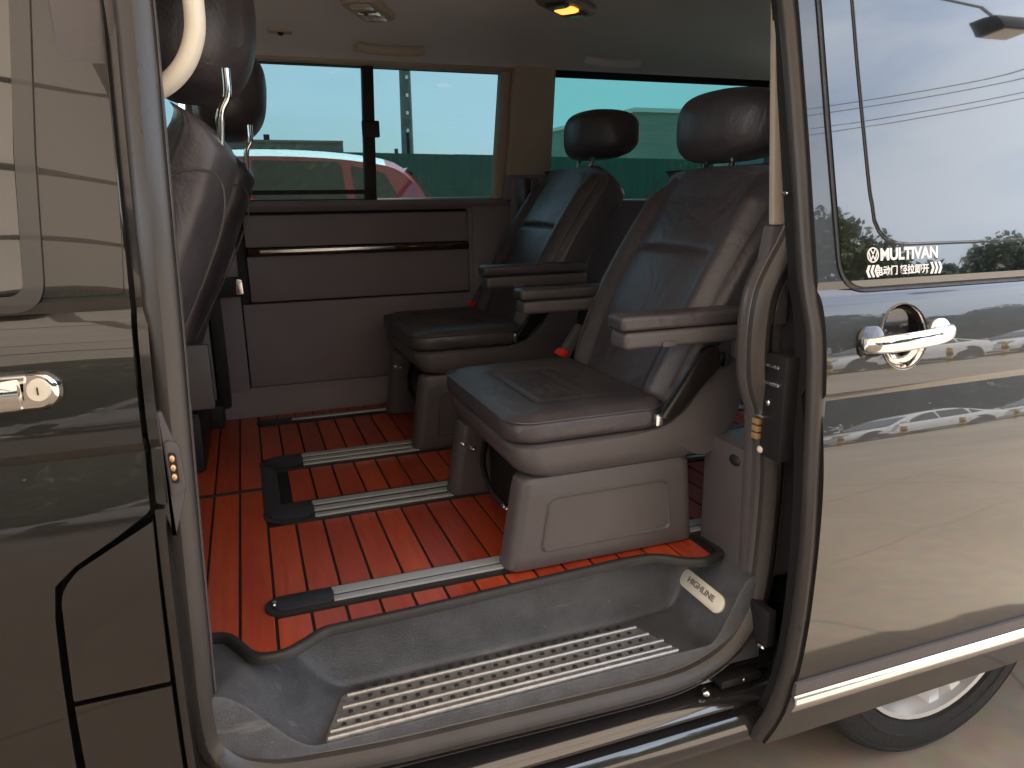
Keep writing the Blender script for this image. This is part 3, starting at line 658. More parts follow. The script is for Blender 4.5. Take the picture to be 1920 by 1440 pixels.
# bar handle
def barpath():
    out = []
    for i in range(17):
        t = i/16; out.append((1.100+.205*t, fdoor(HZ)-.006-.024*math.sin(math.pi*min(1, t*1.02))**.4, 1.080+.012*t))
    return out
bp = barpath(); rings = []
for i, p in enumerate(bp):
    t = i/16; h = .0165*(1-.35*(abs(2*t-1))**6) if .02 < t < .98 else .012
    rings.append([(p[0], p[1]+.012*math.cos(a)*.8, p[2]+h*math.copysign(abs(math.sin(a))**.7, math.sin(a))) for a in [2*math.pi*k/18 for k in range(18)]])
loft('door_handle', rings, CHROME, sdm, angle=60)
def bez(hw, hh, r, y0, y1, m, nm):
    q = rrect(1.202, 1.0875, hw, hh, r, 8); q = [(a, b+(a-1.202)*.055) for a, b in q]
    q2 = [(1.202+(a-1.202)*.985, 1.0875+(b-1.0875)*.93) for a, b in q]
    loft(nm, [[(a, fdoor(b)+.002, b) for a, b in q], [(a, fdoor(b)-y0, b) for a, b in q], [(a, fdoor(b)-y1, b) for a, b in q2]], m, sdm)
sweep('bowl_rim', [Vector(p) for p in brg(.0578, -.002)], circ(.0020, 6), GLOSS, sdm, up=(0, -1, 0), closed=True)
bez_pts = rrect(1.202, 1.0875, .113, .029, .028, 8)
sweep('handle_rim', [Vector((a, fdoor(b)-.0015, b+(a-1.202)*.055)) for a, b in bez_pts if abs(a-HX) > .050], circ(.0028, 6), CHROME, sdm, up=(0, -1, 0)) if False else None
for sx, mm in ((-1, GLOSS), (1, CHROME)):
    cx_ = 1.202+sx*.082; zz = 1.0875+sx*.082*.055; q = rrect(cx_, zz, .025 if sx > 0 else .030, .022 if sx > 0 else .028, .0215, 8)
    loft('handle_bezel', [[(a, fdoor(b)+.002, b) for a, b in q], [(a, fdoor(b)-.003, b) for a, b in q], [(cx_+(a-cx_)*.88, fdoor(b)-.006, zz+(b-zz)*.88) for a, b in q]], mm, sdm)
# window of the sliding door
wpoly = rpoly([(1.072, 1.178), (2.06, 1.178), (2.05, 1.76), (1.030, 1.76), (1.050, 1.45)], [.055, .05, .05, .0, 0], 8)
slab('window_rubber', rpoly([(1.066, 1.170), (2.07, 1.170), (2.06, 1.77), (1.022, 1.77), (1.042, 1.45)], [.06, .05, .05, 0, 0], 8), fdoor, .003, RUB, sdm, off=-.0025)
slab('door_window', wpoly, fdoor, .003, PGLASS, sdm, off=-.0048)
# inner sliding pane outline (thin groove drawn as a raised rubber bead)
gpth = cat([(1.093, 1.76), (1.108, 1.55), (1.128, 1.36), (1.136, 1.315)], 5)
gp = [(p.x, p.y) for p in gpth]+[(1.140, 1.29), (1.150, 1.272), (1.166, 1.258), (1.190, 1.250), (1.22, 1.247), (1.5, 1.246), (2.05, 1.246)]
sweep('window_groove', [(x, fdoor(z)-.0048, z) for x, z in gp], [(-.0016, -.001), (-.0016, .0012), (.0016, .0012), (.0016, -.001)], BLK, sdm)
sweep('window_groove', [(x+.0035, fdoor(z)-.0048, z+.0035) for x, z in gp], [(-.0006, -.001), (-.0006, .0012), (.0006, .0012), (.0006, -.001)], PLAST, sdm)
# bright chrome strip along the lower door
ms = []
pr = [(-.0225, 0), (-.0225, .007), (-.016, .0135), (.0, .0165), (.016, .0135), (.0225, .007), (.0225, 0)]
rings = []
for x in (1.006, 1.009, 2.11):
    s = .9 if x < 1.008 else 1
    rings.append([(x, fdoor(.383-a*s)-b*s, .383-a*s) for a, b in pr])
loft('chrome_strip', rings, SATIN, sdm)
rings = [[(x, fdoor(.425-a)-b, .425-a) for a, b in [(-.012, 0), (-.011, .006), (.014, .009), (.0185, .004), (.0185, 0)]] for x in (1.004, 2.11)]
loft('strip_backing', rings, PLAST, sdm)
# crease trim shadow line + leading edge rubber
le = [(DP[i][0], DP[i][1]) for i in list(range(3, 13))]+[(DX-.010, .245)]
lpath = [(x-.001, fdoor(z)+.022, z) for x, z in le]
sweep('edge_rubber', cat(lpath, 5), [(-.016, -.008), (.010, -.014), (.015, -.010), (.016, .004), (.009, .012), (-.005, .015), (-.014, .008)][::-1], SEAL, sdm, up=(0, -1, 0), angle=50)
slab('door_inner_panel', [(1.022, .30), (2.10, .30), (2.10, 1.74), (1.0, 1.74), (1.02, 1.2)], fdoor, .03, BLK, sdm, off=.046, step=.05)
# latch hardware on the leading edge
lt_ = box('door_latch', (.990, -.075, .855), (1.035, -.020, 1.055), BLK, sdm, .004)
def lb(lo, hi, m, b=.0015): return box('latch_part', lo, hi, m, sdm, b)
lb((.986, -.060, 1.030), (1.00, -.020, 1.036), CHROME); lb((.984, -.064, .998), (1.00, -.018, 1.004), SATIN)
lb((.984, -.030, .930), (1.01, .0, .935), SATIN)
for k in range(3): box('brass_contact', (.984, -.018, .885+k*.0145), (.994, .000, .896+k*.0145), CONT, sdm, .001)
v, f = gellip((.990, -.035, .962), (.004, .006, .006), 1, 10, 6); mk('latch_bolt', v, f, CHROME, sdm)
v, f = gellip((.990, -.022, .866), (.005, .008, .007), 1, 10, 6); mk('latch_bolt', v, f, CREAM, sdm)
box('door_hinge_arm', (1.0, -.07, .46), (1.02, -.01, .54), BLK, sdm, .004)
v, f = gellip((1.002, -.05, .455), (.006, .014, .005), 1, 10, 6); mk('latch_bolt', v, f, CHROME, sdm)
v, f = gellip((1.004, -.022, 1.34), (.004, .010, .004), 1, 10, 6); mk('latch_bolt', v, f, CHROME, sdm)

# sticker lettering on the glass
def sticker(body, x0, z0_, x1, size, bold, name):
    V, F = text_mesh(body, size, bold)
    a = min(v[0] for v in V); b = max(v[0] for v in V); s = (x1-x0)/(b-a); zc = [v[1] for v in V]; zm = (min(zc)+max(zc))/2
    V = [(x0+(v[0]-a)*s, fdoor(z0_+(v[1]-zm)*s)-.0052-v[2], z0_+(v[1]-zm)*s) for v in V]
    return mk(name, V, F, WHITE, sdm, smooth=False)
sticker('MULTIVAN', 1.154, 1.2325, 1.290, .03, .0011, 'sticker_lettering')
sticker('电动门 轻拉即开', 1.144, 1.2045, 1.268, .02, .0004, 'sticker_lettering')
def gl(poly): # flat vinyl shape from an (x,z) polygon
    return gslab(poly, fdoor, .0008, .05, -.0056)
parts = []
for k in range(3):
    for (x0, s) in ((1.130+.0095*k-.009, 1), (1.2715+.0095*k, -1)):
        h = .0105; wd = .0055; tp_ = .0048
        if s == 1: poly = [(x0+tp_, 1.2045+h), (x0+tp_+wd, 1.2045+h), (x0+wd, 1.2045), (x0+tp_+wd, 1.2045-h), (x0+tp_, 1.2045-h), (x0, 1.2045)]
        else: poly = [(x0, 1.2045+h), (x0+wd, 1.2045+h), (x0+wd+tp_, 1.2045), (x0+wd, 1.2045-h), (x0, 1.2045-h), (x0+tp_, 1.2045)]
        parts.append(gl(poly))
for V, F in parts: mk('sticker_arrow', V, F, WHITE, sdm, smooth=False)
cxl, czl, rl = 1.137, 1.2325, .0132
parts = []
n = 32
for i in range(n):
    a0, a1 = 2*math.pi*i/n, 2*math.pi*(i+1)/n
    parts.append(gl([(cxl+rl*math.cos(a0), czl+rl*math.sin(a0)), (cxl+rl*math.cos(a1), czl+rl*math.sin(a1)), (cxl+rl*.84*math.cos(a1), czl+rl*.84*math.sin(a1)), (cxl+rl*.84*math.cos(a0), czl+rl*.84*math.sin(a0))]))
def stroke(p, q, wd=.0021):
    p = Vector(p); q = Vector(q); d = (q-p).normalized(); nn = Vector((-d.y, d.x))*wd/2
    return gl([tuple(p+nn), tuple(q+nn), tuple(q-nn), tuple(p-nn)])
def LL(u, v_): return (cxl+u*rl, czl+v_*rl)
for a, b in (((-.42, .78), (0, .10)), ((0, .10), (.42, .78)), ((-.72, .45), (-.36, -.72)), ((-.36, -.72), (0, -.05)), ((0, -.05), (.36, -.72)), ((.36, -.72), (.72, .45))):
    parts.append(stroke(LL(*a), LL(*b)))
V, F = joinm(parts); mk('sticker_emblem', V, F, WHITE, sdm, smooth=False)

# ---- rear wheel ----------------------------------------------------
def wheel(cx_, cy_, r, wdt, parent, out=-1, rim=.72, rimmat=None, tyremat=None, name='wheel', spokes=5, full=True):
    nseg = 48
    pr = [(0, rim*r), (-.012, rim*r+.004), (-.016, rim*r+.03*r/.35), (-.0165, r*.80), (-.0185, r*.805), (-.0185, r*.82), (-.0165, r*.825), (-.014, r*.90), (-.010, r*.925), (-.0125, r*.93), (-.009, r*.945), (-.004, r*.965), (.018, r*.992), (.045, r), (.047, r-.007), (.055, r-.007), (.057, r), (.095, r), (.097, r-.007), (.105, r-.007), (.107, r), (wdt-.05, r), (wdt-.01, r*.97), (wdt, r*.88), (wdt-.004, rim*r)]
    rings = [[(cx_+q[1]*math.cos(2*math.pi*i/nseg), cy_-out*q[0], r+q[1]*math.sin(2*math.pi*i/nseg)) for q in pr] for i in range(nseg)]
    rings.append(rings[0]); t = loft(name, rings, tyremat or mat('tyre_rubber', (.018, .017, .017), .85, var=.2, vscale=20, bump=.3, bscale=150), parent, cap0=False, cap1=False, closed=False, angle=30)
    pr = [(.004, rim*r), (-.006, rim*r-.004), (-.004, rim*r-.014), (.02, rim*r-.022), (.07, rim*r-.04), (.09, .02)]
    rings = [[(cx_+q[1]*math.cos(2*math.pi*i/nseg), cy_-out*q[0], r+q[1]*math.sin(2*math.pi*i/nseg)) for q in pr] for i in range(nseg)]; rings.append(rings[0])
    rm = rimmat or mat('silver_alloy', (.72, .71, .69), .3, .55)
    loft('rim', rings, rm, t, cap0=False, cap1=False, closed=False)
    if full:
        R0 = rim*r-.016
        for k in range(spokes):
            for dd in (-.16, .16):
                a = 2*math.pi*k/spokes+R(-90)+R(18)+dd; b = 2*math.pi*k/spokes+R(-90)+R(18)+dd*.35
                d1 = Vector((math.cos(a), 0, math.sin(a))); d0 = Vector((math.cos(b), 0, math.sin(b))); n1 = Vector((-d1.z, 0, d1.x))
                c = Vector((cx_, cy_, r)); y0 = Vector((0, -out*.012, 0)); y1 = Vector((0, -out*.040, 0))
                V = []
                for (p, wd) in ((c+d0*.05, .020), (c+d1*R0, .026)):
                    V += [p+n1*wd+y1, p+n1*wd*.6+y0, p-n1*wd*.6+y0, p-n1*wd+y1]
                mk('spoke', V, [[0, 1, 5, 4], [1, 2, 6, 5], [2, 3, 7, 6], [3, 0, 4, 7], [0, 3, 2, 1], [4, 5, 6, 7]], rm, t)
        v, f = gellip((cx_, cy_-out*.018, r), (.05, .012, .05), 1, 20, 8); mk('hub_cap', v, f, rm, t)
    return t
wheel(1.555, -.010, .350, .235, van)
wheel(-1.46, -.010, .350, .235, van)

# ================================================================== FLOOR MAT
fm = empty('floor_mat', (.8, .8, .60), 'red wooden plank floor mat with black seams covering the van floor', 'floor mat')
PW = .063; X0 = .0885; ZT = .6005
def fronty(x):   # front edge of the mat
    pts = [(-.10, .15), (-.02, .150), (.005, .140), (.022, .112), (.045, .070), (.070, .054), (.10, .055), (.130, .072), (.165, .096), (.20, .100), (.35, .104), (.50, .113), (.65, .121), (.78, .127), (.84, .123), (.875, .105), (.905, .080), (.94, .068), (.975, .075), (.99, .11), (1.0, .165), (2, .18)]
    for a, b in zip(pts, pts[1:]):
        if a[0] <= x <= b[0]: t = (x-a[0])/(b[0]-a[0]); return a[1]+(b[1]-a[1])*t
    return pts[-1][1]
def plank(x0, x1, y0, y1, yf=None):
    g_ = .0027
    a, b = x0+g_, x1-g_
    if yf: # follows the curved front edge
        xs = [a+(b-a)*i/4 for i in range(5)]; poly = [(x, yf(x)+.004) for x in xs]+[(b, y1-g_), (a, y1-g_)]
    else: poly = [(a, y0+g_), (b, y0+g_), (b, y1-g_), (a, y1-g_)]
    return ext('plank', poly, 'z', .594, ZT+random.uniform(-.0003, .0003), WOOD, fm, .0009, 1)
XE = 1.75
bx = [X0+PW*i for i in range(int((XE-X0)/PW)+1)]
for a, b in zip(bx, bx[1:]):
    if b < .99: plank(a, b, 0, .166, fronty)
    plank(a, b, .240, .577)
    if a > .10: plank(a, b, .704, .955)
    plank(a, b, 1.085, 1.428)
    plank(a, b, 1.502, 1.585)
for a, b in ((-.10, -.036), (-.036, .0265), (.0265, .0885)):
    if b > 0: plank(a, b, 0, .826, fronty)
    else: plank(a, b, 0, .826, fronty)
    plank(a, b, .842, 1.585)
box('mat_backing', (-.11, .17, .584), (1.76, 1.59, .5965), BLK, fm)
bk = [(x/100, fronty(x/100)) for x in range(-11, 100, 1)]
ext('mat_backing', bk+[(.99, .18), (-.11, .18)], 'z', .584, .5965, BLK, fm)
edge = cat([(x, fronty(x)-.002, .599) for x in (-.06, -.02, .005, .022, .045, .070, .10, .130, .165, .20, .30, .40, .50, .60, .70, .78, .84, .875, .905, .94, .97)]+[(.99, .082, .599), (1.002, .11, .599), (1.006, .16, .599)], 6)
sweep('edge_binding', edge, [(-.0085, -.010), (-.0085, .002), (-.005, .006), (.0, .0072), (.005, .006), (.0085, .002), (.0085, -.010)], RUB, fm, up=(0, 0, 1), angle=60)
box('mat_joint', (-.10, .826, .590), (.083, .842, .6025), RUB, fm, .002)

# ================================================================== SEATS
def gback(bot, top, yc, W, th, bulge=.035, nt_=90, na=120, front=1, seamt=.64, topw=.86, wb=.90, tt_=1):
    """upholstered backrest. bot/top: (x,z) of the front surface; seat faces -x"""
    B = Vector((bot[0], 0, bot[1])); T = Vector((top[0], 0, top[1])); U = (T-B).normalized(); n_ = Vector((-U.z, 0, U.x))  # forward (towards -x)
    Ln = (T-B).length; rings = []
    for i in range(nt_+1):
        t = i/nt_; tt = t
        e = 1-math.cos(math.pi*t); s = (1-math.cos(math.pi*t))/2*.5+t*.5   # denser at the ends
        t = s
        w = W*(wb+(1-wb)*sm(t/.45))
        if t > .84: q = (t-.84)/.16; w *= topw+(1-topw)*math.sqrt(max(0, 1-q**3))
        k = th*(1-(1-tt_)*sm((t-.55)/.45)); sh = th-k
        if t > .93: k *= math.sqrt(max(.0, 1-((t-.93)/.07)**2))*.92+.08
        if t < .04: k *= .6+.4*math.sqrt(1-((.04-t)/.04)**2)
        curve = .018*math.sin(math.pi*min(1, t*1.15))-.010*math.cos(2*math.pi*t)*0
        ring = []
        for j in range(na):
            a = 2*math.pi*j/na; c_, s_ = sup(math.cos(a), math.sin(a), .62)
            y = w/2*s_; d = -k/2+k/2*c_-0*sh
            v_ = abs(y)/(w/2)
            if c_ > 0:
                f_ = min(1, c_*3)
                bl_ = bulge*math.exp(-((v_-.80)/.17)**2)*(1 if t < .85 else max(0, 1-(t-.85)/.12))*sm(t/.1)
                d += f_*(bl_-bulge*.25)
                d -= f_*.0065*math.exp(-((v_-.60)/.022)**2)*(1 if t < .97 else 0)
                if v_ < .60: d -= f_*.0075*math.exp(-((t-seamt)/.008)**2); d += f_*.006*math.cos(v_*math.pi/1.2)*(1 if abs(t-seamt) > .02 else .5)
                if v_ < .55 and .2 < t < seamt-.02: d -= f_*.0018*math.exp(-((v_-.22)/.02)**2)*math.sin(math.pi*(t-.2)/(seamt-.22))
            d += curve
            # side piping
            d -= 0
            yy = y*(1+ .012*math.exp(-((c_-.45)/.08)**2))
            p = B+U*(Ln*t)+n_*d; ring.append((p.x, yc+yy, p.z))
        rings.append(ring)
    return gloft(rings)
def gcush(x0, x1, y0, y1, z0, z1, r=.06, nr=26, front_drop=.0, k=14):
    cx_, cy_ = (x0+x1)/2, (y0+y1)/2; hx, hy = (x1-x0)/2, (y1-y0)/2; rings = []
    for (d, z) in ((.012, z0), (.004, z0+.004), (.0, z0+.014), (.0, (z0+z1)/2), (.001, z1-.016), (.0035, z1-.009)):
        rings.append([(p[0], p[1], z) for p in rrect(cx_, cy_, hx-d, hy-d, r, k)])
    def top(x, y):
        u = (x-x0)/(x1-x0); v_ = abs(y-cy_)/hy
        z = z1+.012*(1-u)*0+.010*math.exp(-((v_-.78)/.2)**2)*sm(u*3)-.010*sm((u-.5)*2)*(1-v_)
        z -= .006*math.exp(-((v_-.56)/.025)**2)*sm((u-.16)/.06)
        if v_ < .56: z -= .006*math.exp(-((u-.22)/.014)**2); z -= .004*math.exp(-((u-.60)/.014)**2)
        if v_ < .56: z += .004*math.cos(v_*2.6)
        return z
    for i in range(nr+1):
        t = i/nr; d = .007+(min(hx, hy)-.012)*t
        ring = []
        for p in rrect(cx_, cy_, hx-d, hy-d, max(.012, r-d*.6), k):
            z = top(p[0], p[1])
            if t < .12: z -= .009*(1-t/.12)**2
            if .0 < t < .14: z -= .003*math.exp(-((d-.016)/.0025)**2)
            ring.append((p[0], p[1], z))
        rings.append(ring)
    return gloft(rings)
GRP = 'swivel seats in the rear cabin'
def captain():
    s = empty('cabin_seat', (.76, .40, .60), 'black leather seat with armrests nearest the open door, headrest pushed down', 'seat', GRP)
    # pedestal: near and far covers + mechanism
    def cover(y0, y1, nm='pedestal_cover'):
        ym = (y0+y1)/2; hy = (y1-y0)/2; rings = []
        for (z, xa, xb) in ((.606, .535, .972), (.612, .533, .974), (.640, .539, .970), (.70, .549, .965), (.76, .559, .960), (.790, .565, .957), (.797, .569, .953), (.800, .578, .946)):
            rings.append([(p[0], p[1], z) for p in rrect((xa+xb)/2, ym, (xb-xa)/2, hy+(.0 if z > .61 else -.002)-(.004 if z > .796 else 0), .026, 8)])
        return loft(nm, rings, PLAST, s, angle=30)
    cv = cover(.150, .222); cover(.575, .640)
    # raised bead panel on the near cover
    po = rpoly([(.603, .640), (.912, .640), (.897, .760), (.622, .760)], .018, 6)
    pi_ = rpoly([(.610, .647), (.905, .647), (.891, .753), (.628, .753)], .014, 6)
    n = len(po); V = [(p[0], .1505, p[1]) for p in po]+[(p[0], .1460, p[1]) for p in [((a[0]+b[0])/2, (a[1]+b[1])/2) for a, b in zip(po, pi_)]]+[(p[0], .1505, p[1]) for p in pi_]
    F = []
    for i in range(n): j = (i+1) % n; F += [[i, j, n+j, n+i], [n+i, n+j, 2*n+j, 2*n+i]]
    mk('panel_bead', V, F, PLAST, cv, angle=60)
    box('pedestal_frame', (.64, .20, .606), (.95, .60, .79), BLK, s, .01)
    # front lever
    tube('height_lever', cat([(.625, .565, .745), (.606, .53, .715), (.594, .47, .690), (.590, .40, .676), (.592, .335, .672)], 5), .0075, BLK, s)
    v, f = gellip((.592, .325, .673), (.009, .020, .007), 1, 14, 8); mk('lever_tip', v, f, CHROME, s)
    v, f = gellip((.572, .585, .742), (.009, .012, .008), 1, 12, 8); mk('lever_joint', v, f, SATIN, s)
    v, f = gellip((.580, .53, .748), (.008, .016, .006), 1, 12, 8); mk('lever_joint', v, f, SATIN, s)
    # carrier shell
    rings = []
    for (z, xa, xb, dy) in ((.800, .600, .97, -.03), (.803, .580, .985, -.012), (.815, .566, 1.0, -.004), (.835, .556, 1.01, 0), (.858, .551, 1.015, .0), (.866, .553, 1.01, -.001), (.872, .560, 1.0, -.008), (.872, .62, .98, -.06)):
        rings.append([(p[0], p[1], z) for p in rrect((xa+xb)/2, .40, (xb-xa)/2, .262+dy, .055, 10)])
    loft('seat_shell', rings, PLAST, s, angle=40)
    wing = cat([(.62, .8655), (.70, .867), (.80, .869), (.86, .875), (.905, .893), (.945, .925), (.975, .975), (.992, 1.02), (1.015, 1.048), (1.045, 1.05), (1.068, 1.02), (1.072, .97), (1.062, .90), (1.035, .845), (1.0, .810), (.96, .806), (.90, .834), (.75, .840), (.62, .842)], 3)
    wing = [(p.x, p.y) for p in wing]
    ext('shell_wing', wing, 'y', .1384, .185, PLAST, s, .004, 3)
    ext('shell_wing', wing, 'y', .615, .6616, PLAST, s, .004, 3)
    v, f = gcush(.541, .90, .142, .658, .874, .926); mk('seat_cushion', v, f, LEATH, s, angle=60)
    # piping on the cushion edge
    pp = [(p[0], p[1], .9185) for p in rrect(.7205, .40, .1775, .2565, .058, 14)]
    sweep('cushion_piping', [Vector(p) for p in pp], circ(.0022, 6), LEATH, s, up=(0, 0, 1), closed=True)
    v, f = gback((.868, .885), (1.150, 1.408), .400, .505, .155); bk_ = mk('backrest', v, f, LEATH, s, angle=60)
    # piping lines on the bolsters
    Bv = Vector((.868, 0, .885)); Tv = Vector((1.150, 0, 1.405)); U = (Tv-Bv).normalized(); n_ = Vector((-U.z, 0, U.x)); Ln = (Tv-Bv).length
    for sg in (-1, 1):
        pts = []
        for i in range(3, 24):
            t = i/24; w = .500*(.90+.10*sm(t/.45))
            if t > .84: w *= .86+.14*math.sqrt(max(0, 1-((t-.84)/.16)**3))
            d = -.155/2+.0775*.80+.018*math.sin(math.pi*min(1, t*1.15))+.004
            p = Bv+U*(Ln*t)+n_*(d+.001); pts.append((p.x, .400+sg*w*.497, p.z))
        sweep('backrest_piping', pts, circ(.0022, 6), mat('worn_piping', (.07, .06, .06), .35), s, up=(1, 0, 0))
    # headrest
    def wp(p):
        q = p.copy(); q.x += .05*(p.y/.13)**2*.5-.004; return q
    v, f = gellip((1.182, .405, 1.495), (.085, .172, .080), .68, 40, 26, wp)
    hr = mk('headrest', v, f, LEATH, s, angle=70)
    for dy in (-.05, .05): tube('headrest_post', [(1.185, .405+dy, 1.45), (1.160, .405+dy, 1.392)], .0065, CHROME, s)
    # armrests
    def arm_(y0, y1, x0, x1, z):
        for (z0, z1, m, nm, dx) in ((z+.0, z+.030, LEATH, 'armrest_pad', 0), (z-.036, z-.0015, PLAST, 'armrest_base', .008)):
            a = box(nm, (x0+dx, y0+(.002 if dx else 0), z0), (x1, y1, z1), m, s, .0125, 5)
    arm_(.098, .163, .752, 1.085, 1.090)
    for y0, y1 in ((.105, .16), (.64, .695)): box('armrest_hinge', (1.03, y0, 1.01), (1.085, y1, 1.075), PLAST, s, .012, 3)
    box('armrest_button', (.842, .0965, 1.056), (.872, .1005, 1.066), PLAST, s, .001)
    # belt parts
    v, f = gext(rpoly([(.855, .905), (.885, .895), (1.000, 1.005), (.985, 1.045), (.955, 1.040)], .012), 'y', .118, .136, .005); mk('belt_guide', v, f, mat('gloss_belt_guide', (.014, .012, .012), .18), s)
    ext('belt_tongue', rpoly([(.992, .998), (1.012, 1.000), (1.014, 1.028), (.994, 1.030)], .006), 'y', .118, .124, CHROME, s, .001)
    box('belt_anchor', (.852, .128, .885), (.868, .140, .910), SATIN, s, .003)
    ext('buckle_stalk', [(.872, .925), (.905, .918), (.955, 1.0), (.93, 1.01)], 'y', .666, .690, PLAST, s, .005)
    ext('buckle_release', rpoly([(.868, .932), (.888, .922), (.902, .936), (.882, .947)], .003), 'y', .662, .694, RED, s, .002)
    return s
s1 = captain()
s2 = tree_copy(s1); s2.location = (.752, 1.21, .60)
for (z0, z1, m, nm, dx) in ((1.085, 1.115, LEATH, 'armrest_pad', 0), (1.049, 1.0835, PLAST, 'armrest_base', .008)):
    box(nm, (.755+dx, .640+(.002 if dx else 0), z0), (1.05, .705, z1), m, s1, .0125, 5)
WL[s2.name] = Vector((.752, 1.21, .635))
for (x0, x1, m, nm) in ((1.075, 1.105, LEATH, 'armrest_pad'), (1.1065, 1.140, PLAST, 'armrest_base')):
    box(nm, (x0, 1.450, 1.10), (x1, 1.515, 1.42), m, s2, .0125, 5)
for ch in s2.children:
    if ch.name.startswith('pedestal'): ch.scale.z = 1.17; ch.location.z += .016
    else: ch.location.z += .035

s2['label'] = 'black leather seat with armrests beside the far side window, headrest raised on bare posts'
for ch in s2.children:
    if ch.name.startswith('headrest') and 'post' not in ch.name: ch.location += Vector((.070, 0, .016))
    elif ch.name.startswith('headrest_post'): ch.location += Vector((.050, 0, .008))
# front seats seen from behind
def frontseat():
    s = empty('front_seat', (-.2, .40, .60), 'black leather driver seat seen from the side, nearest the cream grab handle', 'seat', 'front cabin seats')
    v, f = gback((-.262, .86), (.010, 1.492), .405, .50, .140, bulge=.02, seamt=.6, topw=.86, wb=.95, tt_=.85); mk('backrest', v, f, LEATH, s, angle=60)
    # rear shell line / piping following the side panel
    sweep('side_seam', cat([(-.02, .1545, 1.365), (.020, .1545, 1.385), (.062, .1545, 1.385), (.078, .1545, 1.362), (.073, .1545, 1.31), (.045, .1545, 1.24), (.005, .1545, 1.16), (-.045, .1545, 1.07), (-.09, .1545, .99)], 5), circ(.0018, 6), mat('worn_piping', (.07, .06, .06), .35), s, up=(0, -1, 0))
    v, f = gellip((.060, .405, 1.635), (.098, .165, .120), .74, 40, 26, lambda p: Vector((p.x-.02*(p.y/.15)**2-.10*p.z*0+.10*p.z, p.y, p.z))); mk('headrest', v, f, LEATH, s, angle=70)
    for dy in (-.215,):
        tube('headrest_post', cat([(.100, .405+dy, 1.54), (.098, .405+dy, 1.50), (.086, .405+dy, 1.475), (.080, .405+dy, 1.425)], 4), .0065, CHROME, s)
    v, f = gcush(-.70, -.20, .16, .65, .82, .93); mk('seat_cushion', v, f, LEATH, s, angle=60)
    box('seat_base', (-.66, .2, .583), (-.22, .62, .82), BLK, s, .02)
    box('seat_side_trim', (-.30, .135, .80), (-.06, .16, .98), PLAST, s, .01)
    return s
f1 = frontseat()
f2 = tree_copy(f1); f2.location = (-.155, 1.225, .60); f2['label'] = 'front passenger seat behind the driver seat, dark headrest against the window'

